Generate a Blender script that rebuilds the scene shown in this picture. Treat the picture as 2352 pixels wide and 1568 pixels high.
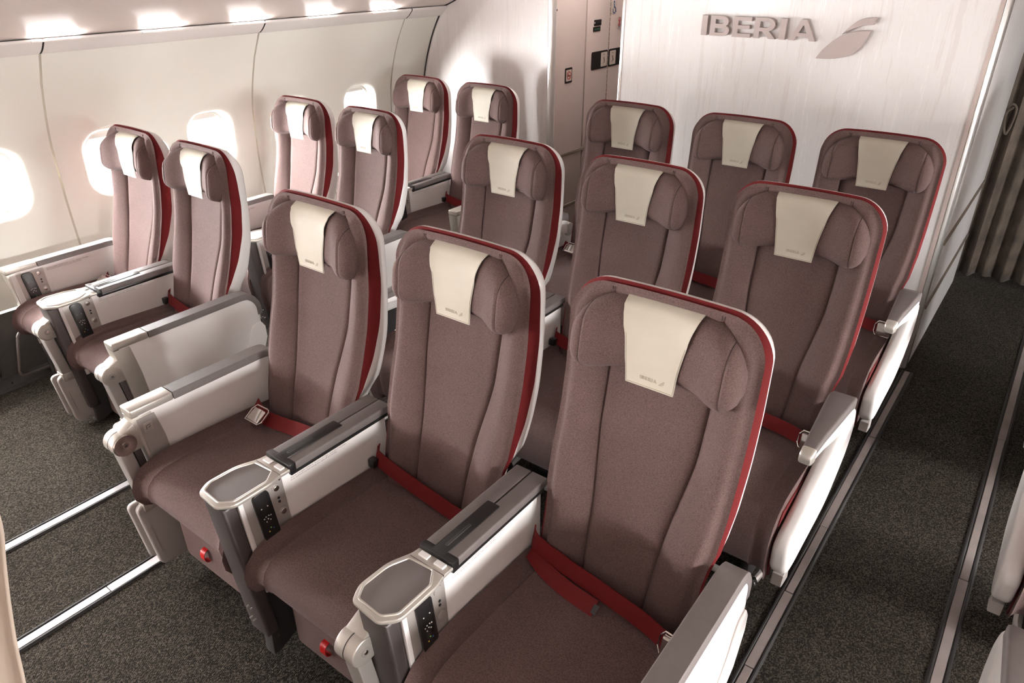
import bpy, bmesh, math, random
from mathutils import Vector, Matrix
for o in list(bpy.data.objects): bpy.data.objects.remove(o)
scn = bpy.context.scene
COL = scn.collection
random.seed(7)

# ------------------------------------------------------------------ camera
YAW, PITCH, ROLL, FPX = -0.6537, 0.4950, -0.0072, 1649.26
CAM = Vector((1.6833, -1.2663, 1.7982))
_cy, _sy, _cp, _sp = math.cos(YAW), math.sin(YAW), math.cos(PITCH), math.sin(PITCH)
_f = Vector((_sy*_cp, _cy*_cp, -_sp)); _r = Vector((_cy, -_sy, 0)); _u = _r.cross(_f)
_c, _s = math.cos(ROLL), math.sin(ROLL)
_r2 = _c*_r + _s*_u; _u2 = -_s*_r + _c*_u
cd = bpy.data.cameras.new('camera'); cam = bpy.data.objects.new('camera', cd); COL.objects.link(cam)
M = Matrix.Identity(4)
for i in range(3):
    M[i][0] = _r2[i]; M[i][1] = _u2[i]; M[i][2] = -_f[i]; M[i][3] = CAM[i]
cam.matrix_world = M
cd.sensor_width = 36; cd.lens = FPX*36/2352; cd.clip_start = 0.02
scn.camera = cam

# ------------------------------------------------------------------ world, light, exposure
scn.view_settings.view_transform = 'Standard'; scn.view_settings.look = 'None'
scn.view_settings.gamma = 1; scn.view_settings.use_curve_mapping = False
scn.view_settings.exposure = 0.0
w = bpy.data.worlds.new('sky'); scn.world = w; w.use_nodes = True
w.node_tree.nodes['Background'].inputs[0].default_value = (1.0, 0.97, 0.94, 1)
w.node_tree.nodes['Background'].inputs[1].default_value = 1.8

def area(name, loc, direction, sx, sy, power, col=(1, 1, 1), spread=180):
    l = bpy.data.lights.new(name, 'AREA'); l.shape = 'RECTANGLE'; l.size = sx; l.size_y = sy
    l.energy = power; l.color = col; l.spread = math.radians(spread)
    o = bpy.data.objects.new(name, l); COL.objects.link(o); o.location = loc
    o.rotation_euler = Vector(direction).to_track_quat('-Z', 'Y').to_euler()
    return o
CEIL_Z = 2.16
# ceiling strip lamps that run along the cabin over the aisles
area('ceiling_lamp_left_aisle', (-0.56, -0.6, CEIL_Z-0.02), (0, 0, -1), 0.16, 4.6, 2.5, (1, .95, .92))
area('ceiling_lamp_right_aisle', (1.66, -0.6, CEIL_Z-0.02), (0, 0, -1), 0.16, 4.6, .4, (1, .95, .92))
area('ceiling_fill_vestibule', (-0.62, 2.85, CEIL_Z-0.02), (0, 0, -1), 0.3, 0.3, 11, (1, .94, .90))  # added lamp that brightens the lavatory wall
# daylight entering by the cabin windows plus two added fill lamps at the front
area('daylight_left', (-2.45, -0.9, 1.15), (1, 0, -0.12), 5.0, 1.0, 4400, (1, 1, 1))
area('daylight_right', (3.60, 0.7, 1.35), (-1, 0, -0.25), 3.4, 1.1, 2900, (1, .99, .98))
area('front_fill_left', (-2.15, -3.65, 1.52), (1, .8, -0.05), 1.0, .85, 430, (1, .98, .96))  # added fill from front left; no door is built here
area('front_fill_right', (3.20, -3.65, 1.52), (-1, .9, -0.05), 1.0, .85, 40, (1, .98, .96))  # weaker added fill from front right, also without a door

# ------------------------------------------------------------------ mesh helpers
XS = 1.0      # sideways scale of that family
DZ = 0.0                      # height offset of the seat family that is being built
def lerp(a, b, t): return a+(b-a)*t
def tab(t, z):
    if z <= t[0][0]: return t[0][1]
    for (a, va), (b, vb) in zip(t, t[1:]):
        if z <= b: return lerp(va, vb, (z-a)/(b-a))
    return t[-1][1]
def sm(a, b, x):
    t = min(1, max(0, (x-a)/(b-a))); return t*t*(3-2*t)
def newbm(): return bmesh.new()
def grid(bm, rows, flip=False, close=False):
    V = [[bm.verts.new(p) for p in r] for r in rows]
    for a, b in zip(V, V[1:]):
        n = len(a)
        for i in range(n if close else n-1):
            j = (i+1) % n
            q = (a[i], a[j], b[j], b[i])
            if len({v for v in q}) == 4:
                bm.faces.new(q[::-1] if flip else q)
    return V
def box(bm, x0, x1, y0, y1, z0, z1, bev=0.0, seg=2):
    r = bmesh.ops.create_cube(bm, size=1)
    vs = r['verts']
    for v in vs:
        v.co = Vector((lerp(x0, x1, v.co.x+.5), lerp(y0, y1, v.co.y+.5), lerp(z0, z1, v.co.z+.5)))
    if bev > 0:
        es = list({e for v in vs for e in v.link_edges})
        r = bmesh.ops.bevel(bm, geom=es, offset=bev, segments=seg, profile=.5, affect='EDGES')
    return bm
def prism(bm, pts, axis, a0, a1, bev=0.0, seg=2, capbev=True):
    """polygon pts extruded along axis ('x': pts are (y,z), 'y': (x,z), 'z': (x,y))"""
    def P(p, a):
        return {'x': (a, p[0], p[1]), 'y': (p[0], a, p[1]), 'z': (p[0], p[1], a)}[axis]
    A = [bm.verts.new(P(p, a0)) for p in pts]; B = [bm.verts.new(P(p, a1)) for p in pts]
    n = len(pts); fs = []
    fa = bm.faces.new(A); fb = bm.faces.new(B[::-1]); fs += [fa, fb]
    for i in range(n):
        fs.append(bm.faces.new((A[i], B[i], B[(i+1) % n], A[(i+1) % n])))
    bmesh.ops.recalc_face_normals(bm, faces=fs)
    if bev > 0:
        es = list(fa.edges)+list(fb.edges)
        bmesh.ops.bevel(bm, geom=es, offset=bev, segments=seg, profile=.5, affect='EDGES')
    return bm
def arc_poly(pts, rads, n=6):
    """round the corners of a 2D polygon"""
    out = []; N = len(pts)
    for i in range(N):
        p = Vector(pts[i]); a = Vector(pts[i-1]); b = Vector(pts[(i+1) % N])
        r = rads[i] if isinstance(rads, (list, tuple)) else rads
        if r <= 0: out.append(tuple(p)); continue
        da = (a-p); db = (b-p); r = min(r, da.length*.49, db.length*.49)
        s = p+da.normalized()*r; e = p+db.normalized()*r
        for k in range(n+1):
            t = k/n; out.append(tuple((1-t)**2*s+2*t*(1-t)*p+t*t*e))
    return out
def tube(bm, pts, r, n=10, cap=True, close=False):
    P = [Vector(p) for p in pts]; rings = []
    up = Vector((0.13, 0.21, 0.97)).normalized()
    for i, p in enumerate(P):
        if close: t = P[(i+1) % len(P)]-P[i-1]
        else: t = P[min(i+1, len(P)-1)]-P[max(i-1, 0)]
        t.normalize(); a = t.cross(up)
        if a.length < .05: a = t.cross(Vector((1, 0, 0)))
        a.normalize(); b = a.cross(t)
        rr = r[i] if isinstance(r, (list, tuple)) else r
        rings.append([tuple(p+a*math.cos(2*math.pi*k/n)*rr+b*math.sin(2*math.pi*k/n)*rr) for k in range(n)])
    if close: rings.append(rings[0])
    V = grid(bm, rings, close=True)
    if cap and not close:
        bm.faces.new(V[0][::-1]); bm.faces.new(V[-1])
    bmesh.ops.recalc_face_normals(bm, faces=bm.faces[:])
    return bm
def cyl(bm, c, axis, r, h, n=24, bev=0.0, seg=2):
    """cylinder centred at c along axis with half length h"""
    pts = [(math.cos(2*math.pi*k/n)*r, math.sin(2*math.pi*k/n)*r) for k in range(n)]
    if axis == 'x': pts = [(c[1]+a, c[2]+b) for a, b in pts]; k = c[0]
    elif axis == 'y': pts = [(c[0]+a, c[2]+b) for a, b in pts]; k = c[1]
    else: pts = [(c[0]+a, c[1]+b) for a, b in pts]; k = c[2]
    return prism(bm, pts, axis, k-h, k+h, bev, seg)
def ribbon(bm, path, wdirs, width, thick=.002):
    rows = []
    for i, p in enumerate(path):
        p = Vector(p); wd = Vector(wdirs[i] if isinstance(wdirs, list) else wdirs).normalized()
        t = (Vector(path[min(i+1, len(path)-1)])-Vector(path[max(i-1, 0)])).normalized()
        n = t.cross(wd).normalized()*thick
        a, b = p-wd*width/2, p+wd*width/2
        rows.append([tuple(a+n), tuple(b+n), tuple(b-n), tuple(a-n)])
    V = grid(bm, rows, close=True)
    bm.faces.new(V[0][::-1]); bm.faces.new(V[-1])
    bmesh.ops.recalc_face_normals(bm, faces=bm.faces[:])
    return bm
def spline(pts, n=8):
    P = [Vector(p) for p in pts]; out = []
    for i in range(len(P)-1):
        a, b, c, d = P[max(i-1, 0)], P[i], P[i+1], P[min(i+2, len(P)-1)]
        for k in range(n):
            t = k/n
            out.append(.5*((2*b)+(c-a)*t+(2*a-5*b+4*c-d)*t*t+(3*b-a-3*c+d)*t**3))
    out.append(P[-1]); return [tuple(p) for p in out]

def mesh_from(bm, name, mat, smooth=35):
    if DZ:
        for v in bm.verts: v.co.z = max(0.0, v.co.z+DZ)
    if XS != 1:
        for v in bm.verts: v.co.x *= XS
    me = bpy.data.meshes.new(name); bm.to_mesh(me); bm.free()
    me.materials.append(mat)
    if smooth:
        me.polygons.foreach_set('use_smooth', [True]*len(me.polygons))
        me.set_sharp_from_angle(angle=math.radians(smooth))
    return me
def obj(name, bm, mat, parent=None, smooth=35):
    me = mesh_from(bm, name, mat, smooth)
    o = bpy.data.objects.new(name, me); COL.objects.link(o)
    if parent is not None: o.parent = parent
    if name in STUFF: o['kind'] = 'stuff'
    return o
def tag(o, label=None, cat=None, group=None, kind=None):
    if label: o['label'] = label
    if cat: o['category'] = cat
    if group: o['group'] = group
    if kind: o['kind'] = kind
    return o
STUFF = {'seam', 'rivet_row', 'white_keys', 'headphone_jack', 'socket_pins', 'hinge', 'printed_notice', 'embossed_logo', 'stitching', 'green_lettering', 'diagram', 'wheelchair_symbol', 'crossed_symbol', 'no_smoking_symbol', 'button_symbol'}
def thing(name, loc=(0, 0, 0)):
    o = bpy.data.objects.new(name, None); COL.objects.link(o); o.location = loc
    o.empty_display_size = .05
    return o
def dup(root, loc, label, cat=None):
    r = root.copy(); COL.objects.link(r); r.location = loc; r['label'] = label
    for ch in list(root.children):
        c = ch.copy(); COL.objects.link(c); c.parent = r
        for g in list(ch.children):
            d = g.copy(); COL.objects.link(d); d.parent = c
    return r
def text_bm(body, size=1.0, extrude=0.0, offset=0.0, spacing=1.0, res=4):
    cu = bpy.data.curves.new('lettering', 'FONT'); cu.body = body; cu.size = size
    cu.extrude = extrude; cu.offset = offset; cu.resolution_u = res; cu.space_character = spacing
    to = bpy.data.objects.new('lettering', cu); COL.objects.link(to)
    dg = bpy.context.evaluated_depsgraph_get(); dg.update()
    me = bpy.data.meshes.new_from_object(to.evaluated_get(dg))
    bm = newbm(); bm.from_mesh(me)
    bpy.data.objects.remove(to); bpy.data.meshes.remove(me); bpy.data.curves.remove(cu)
    return bm
def fit_bm(bm, w=None, h=None):
    xs = [v.co.x for v in bm.verts]; ys = [v.co.y for v in bm.verts]
    x0, x1, y0, y1 = min(xs), max(xs), min(ys), max(ys)
    sx = w/(x1-x0) if w else h/(y1-y0); sy = h/(y1-y0) if h else sx
    for v in bm.verts: v.co.x = (v.co.x-x0)*sx; v.co.y = (v.co.y-y0)*sy
    return bm
def xform(bm, fn):
    for v in bm.verts: v.co = Vector(fn(v.co))
    return bm

# ------------------------------------------------------------------ materials
def mat(name, col, rough=.5, metal=0.0, noise=None, bump=None, sheen=0, coat=0, spec=.5):
    """noise=(scale, dark colour, amount)   bump=(scale, strength, distance)"""
    m = bpy.data.materials.new(name); m.use_nodes = True
    nt = m.node_tree; b = nt.nodes['Principled BSDF']
    b.inputs['Base Color'].default_value = (*col, 1); b.inputs['Roughness'].default_value = rough
    b.inputs['Metallic'].default_value = metal; b.inputs['Specular IOR Level'].default_value = spec
    if sheen:
        b.inputs['Sheen Weight'].default_value = sheen; b.inputs['Sheen Roughness'].default_value = .4
        b.inputs['Sheen Tint'].default_value = (1, .9, .9, 1)
    if coat: b.inputs['Coat Weight'].default_value = coat; b.inputs['Coat Roughness'].default_value = .15
    tc = nt.nodes.new('ShaderNodeTexCoord')
    if noise:
        n = nt.nodes.new('ShaderNodeTexNoise'); n.inputs['Scale'].default_value = noise[0]; n.inputs['Detail'].default_value = 5
        nt.links.new(tc.outputs['Object'], n.inputs['Vector'])
        r = nt.nodes.new('ShaderNodeMapRange'); r.inputs[1].default_value = .3; r.inputs[2].default_value = .7
        r.inputs[3].default_value = 0; r.inputs[4].default_value = noise[2]
        nt.links.new(n.outputs['Fac'], r.inputs[0])
        mx = nt.nodes.new('ShaderNodeMix'); mx.data_type = 'RGBA'
        mx.inputs['A'].default_value = (*col, 1); mx.inputs['B'].default_value = (*noise[1], 1)
        nt.links.new(r.outputs[0], mx.inputs['Factor']); nt.links.new(mx.outputs['Result'], b.inputs['Base Color'])
    if bump:
        n = nt.nodes.new('ShaderNodeTexNoise'); n.inputs['Scale'].default_value = bump[0]; n.inputs['Detail'].default_value = 3
        nt.links.new(tc.outputs['Object'], n.inputs['Vector'])
        bp = nt.nodes.new('ShaderNodeBump'); bp.inputs['Strength'].default_value = bump[1]; bp.inputs['Distance'].default_value = bump[2]
        nt.links.new(n.outputs['Fac'], bp.inputs['Height']); nt.links.new(bp.outputs['Normal'], b.inputs['Normal'])
    return m
def fabric(name, c1, c2, scale, strength=.35, sheen=.25, rough=.85):
    """twill weave: stretched fine noise mixes two thread colours and gives fine relief"""
    m = mat(name, c1, rough, sheen=sheen, spec=.25); nt = m.node_tree; b = nt.nodes['Principled BSDF']
    tc = nt.nodes['Texture Coordinate']
    mp = nt.nodes.new('ShaderNodeMapping'); mp.inputs['Rotation'].default_value = (.3, .6, .4); mp.inputs['Scale'].default_value = (scale*2.2, scale*2.2, scale*5.5)
    nt.links.new(tc.outputs['Object'], mp.inputs['Vector'])
    mul = nt.nodes.new('ShaderNodeTexNoise'); mul.inputs['Scale'].default_value = 1.0; mul.inputs['Detail'].default_value = 1.5
    nt.links.new(mp.outputs['Vector'], mul.inputs['Vector'])
    st = nt.nodes.new('ShaderNodeMapRange'); st.inputs[1].default_value = .32; st.inputs[2].default_value = .68
    nt.links.new(mul.outputs['Fac'], st.inputs[0]); mul = st
    n = nt.nodes.new('ShaderNodeTexNoise'); n.inputs['Scale'].default_value = 9; n.inputs['Detail'].default_value = 4
    nt.links.new(tc.outputs['Object'], n.inputs['Vector'])
    ad = nt.nodes.new('ShaderNodeMath'); ad.operation = 'ADD'
    nt.links.new(mul.outputs[0], ad.inputs[0])
    ns = nt.nodes.new('ShaderNodeMath'); ns.operation = 'MULTIPLY_ADD'; ns.inputs[1].default_value = .5; ns.inputs[2].default_value = -.2
    nt.links.new(n.outputs['Fac'], ns.inputs[0]); nt.links.new(ns.outputs[0], ad.inputs[1])
    mx = nt.nodes.new('ShaderNodeMix'); mx.data_type = 'RGBA'; mx.clamp_factor = True
    mx.inputs['A'].default_value = (*c1, 1); mx.inputs['B'].default_value = (*c2, 1)
    nt.links.new(ad.outputs[0], mx.inputs['Factor']); nt.links.new(mx.outputs['Result'], b.inputs['Base Color'])
    bp = nt.nodes.new('ShaderNodeBump'); bp.inputs['Strength'].default_value = strength; bp.inputs['Distance'].default_value = .0012
    nt.links.new(mul.outputs[0], bp.inputs['Height']); nt.links.new(bp.outputs['Normal'], b.inputs['Normal'])
    return m

m_plum = fabric('plum_fabric', (.066, .039, .036), (.124, .078, .072), 150, .25, .07)
m_seam = mat('dark_seam', (.045, .025, .025), .9)
m_red = fabric('red_fabric', (.088, .004, .005), (.135, .008, .009), 220, .25, .1)
m_belt = fabric('red_webbing', (.095, .003, .004), (.15, .006, .006), 300, .3, .05, .6)
m_cream = mat('cream_leather', (.48, .435, .36), .62, noise=(14, (.43, .39, .32), .6), bump=(350, .12, .002))
m_emboss = mat('embossed_leather', (.34, .295, .23), .6)
m_white = mat('white_plastic', (.80, .765, .745), .38, noise=(5, (.74, .70, .68), .5), bump=(900, .04, .001))
m_shell = mat('shell_plastic', (.80, .77, .745), .30, noise=(4, (.76, .73, .70), .5), coat=.2)
m_silver = mat('champagne_metal', (.54, .50, .45), .36, .55, noise=(30, (.49, .45, .405), .5))
m_silver2 = mat('satin_silver', (.43, .395, .37), .34, .45)
m_steel = mat('turned_steel', (.55, .50, .47), .22, 1.0)
m_chrome = mat('chrome', (.80, .77, .74), .12, 1.0)
m_grey = mat('armrest_grey', (.125, .105, .10), .55, noise=(60, (.105, .088, .084), .5), bump=(800, .08, .001))
m_tray = mat('tray_rubber', (.15, .13, .125), .6, bump=(600, .1, .001))
m_post = mat('post_grey', (.062, .050, .048), .42, .3)
m_black = mat('black_plastic', (.012, .011, .011), .28)
m_dark = mat('dark_frame', (.03, .026, .026), .55)
m_panelgrey = mat('monitor_shell_grey', (.38, .345, .325), .45, .1)
m_ink = mat('grey_print', (.20, .15, .15), .7)
m_keyw = mat('key_white', (.85, .82, .8), .4)
m_keyg = mat('key_colours', (.20, .42, .12), .4)
m_keyy = mat('key_yellow', (.6, .42, .04), .4)
m_keyb = mat('key_blue', (.05, .12, .45), .4)
m_redplas = mat('red_plastic', (.42, .008, .008), .4)

# carpet: dark loops with paler flecks in rows
m_carpet = mat('carpet', (.03, .026, .023), .95, spec=.1)
nt = m_carpet.node_tree; b = nt.nodes['Principled BSDF']; tc = nt.nodes['Texture Coordinate']
mp = nt.nodes.new('ShaderNodeMapping'); mp.inputs['Scale'].default_value = (330, 250, 1); mp.inputs['Rotation'].default_value = (0, 0, .12)
nt.links.new(tc.outputs['Object'], mp.inputs['Vector'])
vo = nt.nodes.new('ShaderNodeTexVoronoi'); vo.inputs['Scale'].default_value = 1.0; vo.inputs['Randomness'].default_value = .45
nt.links.new(mp.outputs['Vector'], vo.inputs['Vector'])
sep = nt.nodes.new('ShaderNodeSeparateColor'); nt.links.new(vo.outputs['Color'], sep.inputs[0])
pw = nt.nodes.new('ShaderNodeMath'); pw.operation = 'POWER'; pw.inputs[1].default_value = 2.0; nt.links.new(sep.outputs[0], pw.inputs[0])
mx = nt.nodes.new('ShaderNodeMix'); mx.data_type = 'RGBA'
mx.inputs['A'].default_value = (.013, .0105, .009, 1); mx.inputs['B'].default_value = (.086, .071, .056, 1)
nt.links.new(pw.outputs[0], mx.inputs['Factor']); nt.links.new(mx.outputs['Result'], b.inputs['Base Color'])
bp = nt.nodes.new('ShaderNodeBump'); bp.inputs['Strength'].default_value = .9; bp.inputs['Distance'].default_value = .003; bp.invert = True
nt.links.new(vo.outputs['Distance'], bp.inputs['Height']); nt.links.new(bp.outputs['Normal'], b.inputs['Normal'])

m_wall = mat('sidewall_cream', (.86, .835, .765), .55, noise=(420, (.80, .775, .70), .45), bump=(500, .10, .001))
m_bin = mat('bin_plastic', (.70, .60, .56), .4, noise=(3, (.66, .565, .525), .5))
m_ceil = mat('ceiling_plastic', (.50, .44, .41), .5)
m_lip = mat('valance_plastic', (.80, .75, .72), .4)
m_dado = mat('dado_grey', (.055, .05, .044), .85, noise=(250, (.04, .036, .032), .7), bump=(300, .3, .002))
m_gap = mat('dark_joint', (.035, .028, .028), .8)
m_joint = mat('beige_joint', (.52, .46, .39), .7)
m_frame = mat('window_frame_plastic', (.84, .81, .77), .4)
m_alu = mat('bright_aluminium', (.78, .75, .73), .25, .7)
m_lav = mat('lavatory_wall', (.52, .43, .395), .5, noise=(5, (.49, .40, .37), .6))
m_rail = mat('bronze_rail', (.22, .175, .14), .45, .3)
m_blackpl = mat('placard_black', (.015, .012, .012), .8, spec=.1)
m_plate = mat('placard_beige', (.46, .39, .33), .5)
m_signblue = mat('sign_blue', (.03, .06, .22), .5)
m_signred = mat('sign_red', (.40, .03, .03), .5)
m_signgreen = mat('sign_green', (.02, .10, .06), .4)
m_logo = mat('logo_satin', (.42, .345, .325), .45)
m_cream_curtain = mat('cream_cloth', (.46, .38, .31), .85, noise=(6, (.36, .29, .235), .6))
m_loop = mat('dull_tube', (.12, .10, .092), .45, .2)
m_photolum = mat('floor_strip_metal', (.56, .53, .55), .35, .3, noise=(18, (.44, .41, .42), .8))
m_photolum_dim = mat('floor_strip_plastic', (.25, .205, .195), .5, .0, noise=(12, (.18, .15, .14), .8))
m_stripedge = mat('strip_edging', (.018, .015, .015), .6)

# bulkhead laminate with fine wavy vertical threads
def laminate(name, col, line):
    m = mat(name, col, .42, coat=.12); nt = m.node_tree; b = nt.nodes['Principled BSDF']; tc = nt.nodes['Texture Coordinate']
    mp = nt.nodes.new('ShaderNodeMapping'); mp.inputs['Scale'].default_value = (1, 1, .05)
    nt.links.new(tc.outputs['Object'], mp.inputs['Vector'])
    wv = nt.nodes.new('ShaderNodeTexNoise'); wv.inputs['Scale'].default_value = 26; wv.inputs['Detail'].default_value = 4; wv.inputs['Roughness'].default_value = .75
    nt.links.new(mp.outputs['Vector'], wv.inputs['Vector'])
    r = nt.nodes.new('ShaderNodeValToRGB')
    e = r.color_ramp.elements
    e[0].position = .40; e[0].color = (*line, 1); e[1].position = .425; e[1].color = (*col, 1)
    for p, c in ((.50, col), (.507, line), (.514, col), (.585, col), (.60, tuple(min(1, k*1.12) for k in col)), (.62, col)):
        el = e.new(p); el.color = (*c, 1)
    nt.links.new(wv.outputs['Fac'], r.inputs['Fac']); nt.links.new(r.outputs['Color'], b.inputs['Base Color'])
    return m
m_bulk = laminate('bulkhead_laminate', (.82, .785, .775), (.77, .725, .71))
m_bulkw = laminate('partition_laminate', (.80, .745, .73), (.765, .705, .69))

# dark pleated curtain
m_curtain = mat('taupe_curtain', (.13, .10, .078), .9, noise=(9, (.05, .038, .030), 1.0), bump=(200, .3, .002), sheen=.15)

# window pane: clear acrylic
m_pane = bpy.data.materials.new('acrylic_pane'); m_pane.use_nodes = True
nt = m_pane.node_tree; nt.nodes.clear()
out = nt.nodes.new('ShaderNodeOutputMaterial'); tr = nt.nodes.new('ShaderNodeBsdfTransparent'); gl = nt.nodes.new('ShaderNodeBsdfGlossy')
gl.inputs['Roughness'].default_value = .05; mxs = nt.nodes.new('ShaderNodeMixShader'); mxs.inputs[0].default_value = .06
tr.inputs[0].default_value = (.97, .97, .96, 1)
nt.links.new(tr.outputs[0], mxs.inputs[1]); nt.links.new(gl.outputs[0], mxs.inputs[2]); nt.links.new(mxs.outputs[0], out.inputs[0])
m_lamp = bpy.data.materials.new('lamp_glow'); m_lamp.use_nodes = True
nt = m_lamp.node_tree; nt.nodes['Principled BSDF'].inputs['Emission Color'].default_value = (1, .96, .94, 1)
nt.nodes['Principled BSDF'].inputs['Emission Strength'].default_value = 6

# ================================================================== STRUCTURE
Y0, Y1 = -4.2, 5.2            # cabin length that is built
bm = newbm(); box(bm, -2.2, 3.4, Y0, Y1, -.06, 0)
tag(obj('floor', bm, m_carpet, smooth=0), 'charcoal flecked carpet covering the cabin floor', 'floor', kind='structure')

def extrude_profile(P, ya, yb, flip=False):
    bm = newbm()
    grid(bm, [[(x, ya, z), (x, yb, z)] for x, z in P], flip=flip); return bm
# --- left sidewall: profile in (x, z)
WALLP = [(-2.045, .34), (-2.058, .55), (-2.062, .75), (-2.058, .92), (-2.035, 1.06), (-1.995, 1.19), (-1.935, 1.33), (-1.865, 1.445)]
def arc_len_profile(P):
    Q = spline([(x, 0, z) for x, z in P], 6); Q = [(p[0], p[2]) for p in Q]
    L = [0]
    for a, b in zip(Q, Q[1:]): L.append(L[-1]+math.hypot(b[0]-a[0], b[1]-a[1]))
    return Q, L
WQ, WL = arc_len_profile(WALLP)
def wall_at(z):
    for a, b in zip(WQ, WQ[1:]):
        if a[1] <= z <= b[1]: return lerp(a[0], b[0], (z-a[1])/(b[1]-a[1]))
    return WQ[-1][0] if z > WQ[-1][1] else WQ[0][0]
WIN_Y = [-.165+.5425*k for k in range(-6, 5)]      # window centres along the cabin
WIN_Z, WW, WH, WR = .905, .145, .172, .105
def rrect(hw, hh, r, n=8):
    out = []
    for cx, cz, a0 in ((hw-r, hh-r, 0), (-hw+r, hh-r, 90), (-hw+r, -hh+r, 180), (hw-r, -hh+r, 270)):
        for k in range(n+1):
            a = math.radians(a0+90*k/n); out.append((cx+r*math.cos(a), cz+r*math.sin(a)))
    return out
def ray_rect(d, y0, y1, z0, z1):
    t = 9e9
    if d[0] > 1e-9: t = min(t, y1/d[0])
    if d[0] < -1e-9: t = min(t, y0/d[0])
    if d[1] > 1e-9: t = min(t, z1/d[1])
    if d[1] < -1e-9: t = min(t, z0/d[1])
    return (d[0]*t, d[1]*t)
def window_cell(bm, yc, ya, yb, za, zb, wallx, sgn):
    """wall surface of one window cell with a rounded funnel-shaped opening; sgn=+1 left wall (outside is -x)"""
    ring = rrect(WW, WH, WR, 8)
    N = len(ring); rows = []
    # reveal funnel, from the pane outwards to the wall surface and then on to the cell border
    for off, dep in ((-.030, .060), (-.028, .040), (-.020, .018), (-.008, .006), (.004, .0015), (.018, 0)):
        rr = [(p[0]*(WW+off)/WW, p[1]*(WH+off)/WH) for p in ring]
        rows.append([(wallx(WIN_Z+z)-sgn*dep, yc+y, WIN_Z+z) for y, z in rr])
    inner = [(p[0]*(WW+.018)/WW, p[1]*(WH+.018)/WH) for p in ring]
    corners = [(ya-yc, za-WIN_Z), (yb-yc, za-WIN_Z), (yb-yc, zb-WIN_Z), (ya-yc, zb-WIN_Z)]
    outer = [ray_rect(p, ya-yc, yb-yc, za-WIN_Z, zb-WIN_Z) for p in inner]
    for c in corners:      # snap the nearest ray to each cell corner
        i = min(range(N), key=lambda k: math.hypot(outer[k][0]-c[0], outer[k][1]-c[1])); outer[i] = c
    for t in (.1, .2, .3, .42, .55, .7, .85, 1.0):
        rows.append([(wallx(WIN_Z+lerp(a[1], b[1], t)), yc+lerp(a[0], b[0], t), WIN_Z+lerp(a[1], b[1], t)) for a, b in zip(inner, outer)])
    grid(bm, rows, flip=(sgn > 0), close=True)
wl = thing('wall_left', (0, 0, 0)); tag(wl, 'cream curved cabin sidewall with a row of oval windows', 'wall', kind='structure')
PITCHW = .5425
def panel_cells(cells, ya, yb):
    bm = newbm()
    for i, yc in enumerate(cells):
        a = ya if i == 0 else (cells[i-1]+yc)/2
        c = yb if i == len(cells)-1 else (cells[i+1]+yc)/2
        window_cell(bm, yc, a, c, .345, 1.445, wall_at, 1)
    bmesh.ops.remove_doubles(bm, verts=bm.verts, dist=.0004)
    return bm
seams = [.107+1.085*k for k in range(-3, 3)]       # joints between the two-window panels
for a, c in zip(seams, seams[1:]):
    cells = [y for y in WIN_Y if a < y < c]
    obj('sidewall_panel', panel_cells(cells, a+.005, c-.005), m_wall, wl, 50)
# last plain panel up to the partition, and the strip beyond the joint
def plain_panel(ya, yb, za=.345, zb=1.445, m=m_wall, dx=0):
    bm = newbm()
    rows = []
    n = 22
    for k in range(n+1):
        z = lerp(za, zb, k/n); x = wall_at(z)+dx
        rows.append([(x, ya, z), (x, yb, z)])
    grid(bm, rows, flip=True)
    return bm
obj('sidewall_panel', plain_panel(seams[-1]+.005, 2.60), m_wall, wl, 50)
for s in seams:
    obj('joint_strip', plain_panel(s-.07, s+.07, .34, 1.445, dx=-.008), m_joint, wl, 50)
obj('valance_closure', extrude_profile([(-1.86, 1.442), (-1.95, 1.45), (-1.96, 1.51), (-1.90, 1.51)], Y0, 2.62, flip=True), m_gap, wl, 0)
bm = newbm(); box(bm, -2.20, -2.17, Y0, seams[0], 0, 1.10); obj('forward_panel', bm, m_wall, wl, 0)  # low unseen panel, open above to pass the added left fill
# windows of the left wall
for i, y in enumerate([y for y in WIN_Y if y > -3.1]):
    wn = thing('window_%d' % (i+1), (0, y, WIN_Z))
    tag(wn, {-2: 'bright oval window cut by the left picture edge', 4: 'bright oval window behind the front-row window seat headrest', 9: 'bright oval window above the front-row aisle seat', 15: 'bright oval window mostly hidden by the second-row window seat', 20: 'bright oval window nearest the white partition'}.get(round(y*10), 'oval window of the forward cabin, out of view, %.1f metres ahead' % -y), 'window', kind='structure')
    ring = rrect(WW-.030, WH-.030, WR-.02, 8)
    xb = [wall_at(WIN_Z+z)-.060 for _, z in ring]
    bm = newbm()
    rows = []
    for off, dx in ((.004, .004), (-.004, .006), (-.010, .003), (-.010, -.012)):
        rows.append([(x+dx, p[0]*(WW-.03+off)/(WW-.03), p[1]*(WH-.03+off)/(WH-.03)) for p, x in zip(ring, xb)])
    grid(bm, rows, flip=False, close=True); obj('window_frame', bm, m_frame, wn)
    bm = newbm(); V = [bm.verts.new((x-.010, p[0], p[1])) for p, x in zip(ring, xb)]
    bm.faces.new(V); obj('pane', bm, m_pane, wn, 0)
    bm = newbm(); box(bm, wall_at(1.03)-.070, wall_at(1.03)-.066, -WW+.035, WW-.035, WH-.062, WH-.02, .001, 1)
    obj('window_shade', bm, m_frame, wn)

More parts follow.
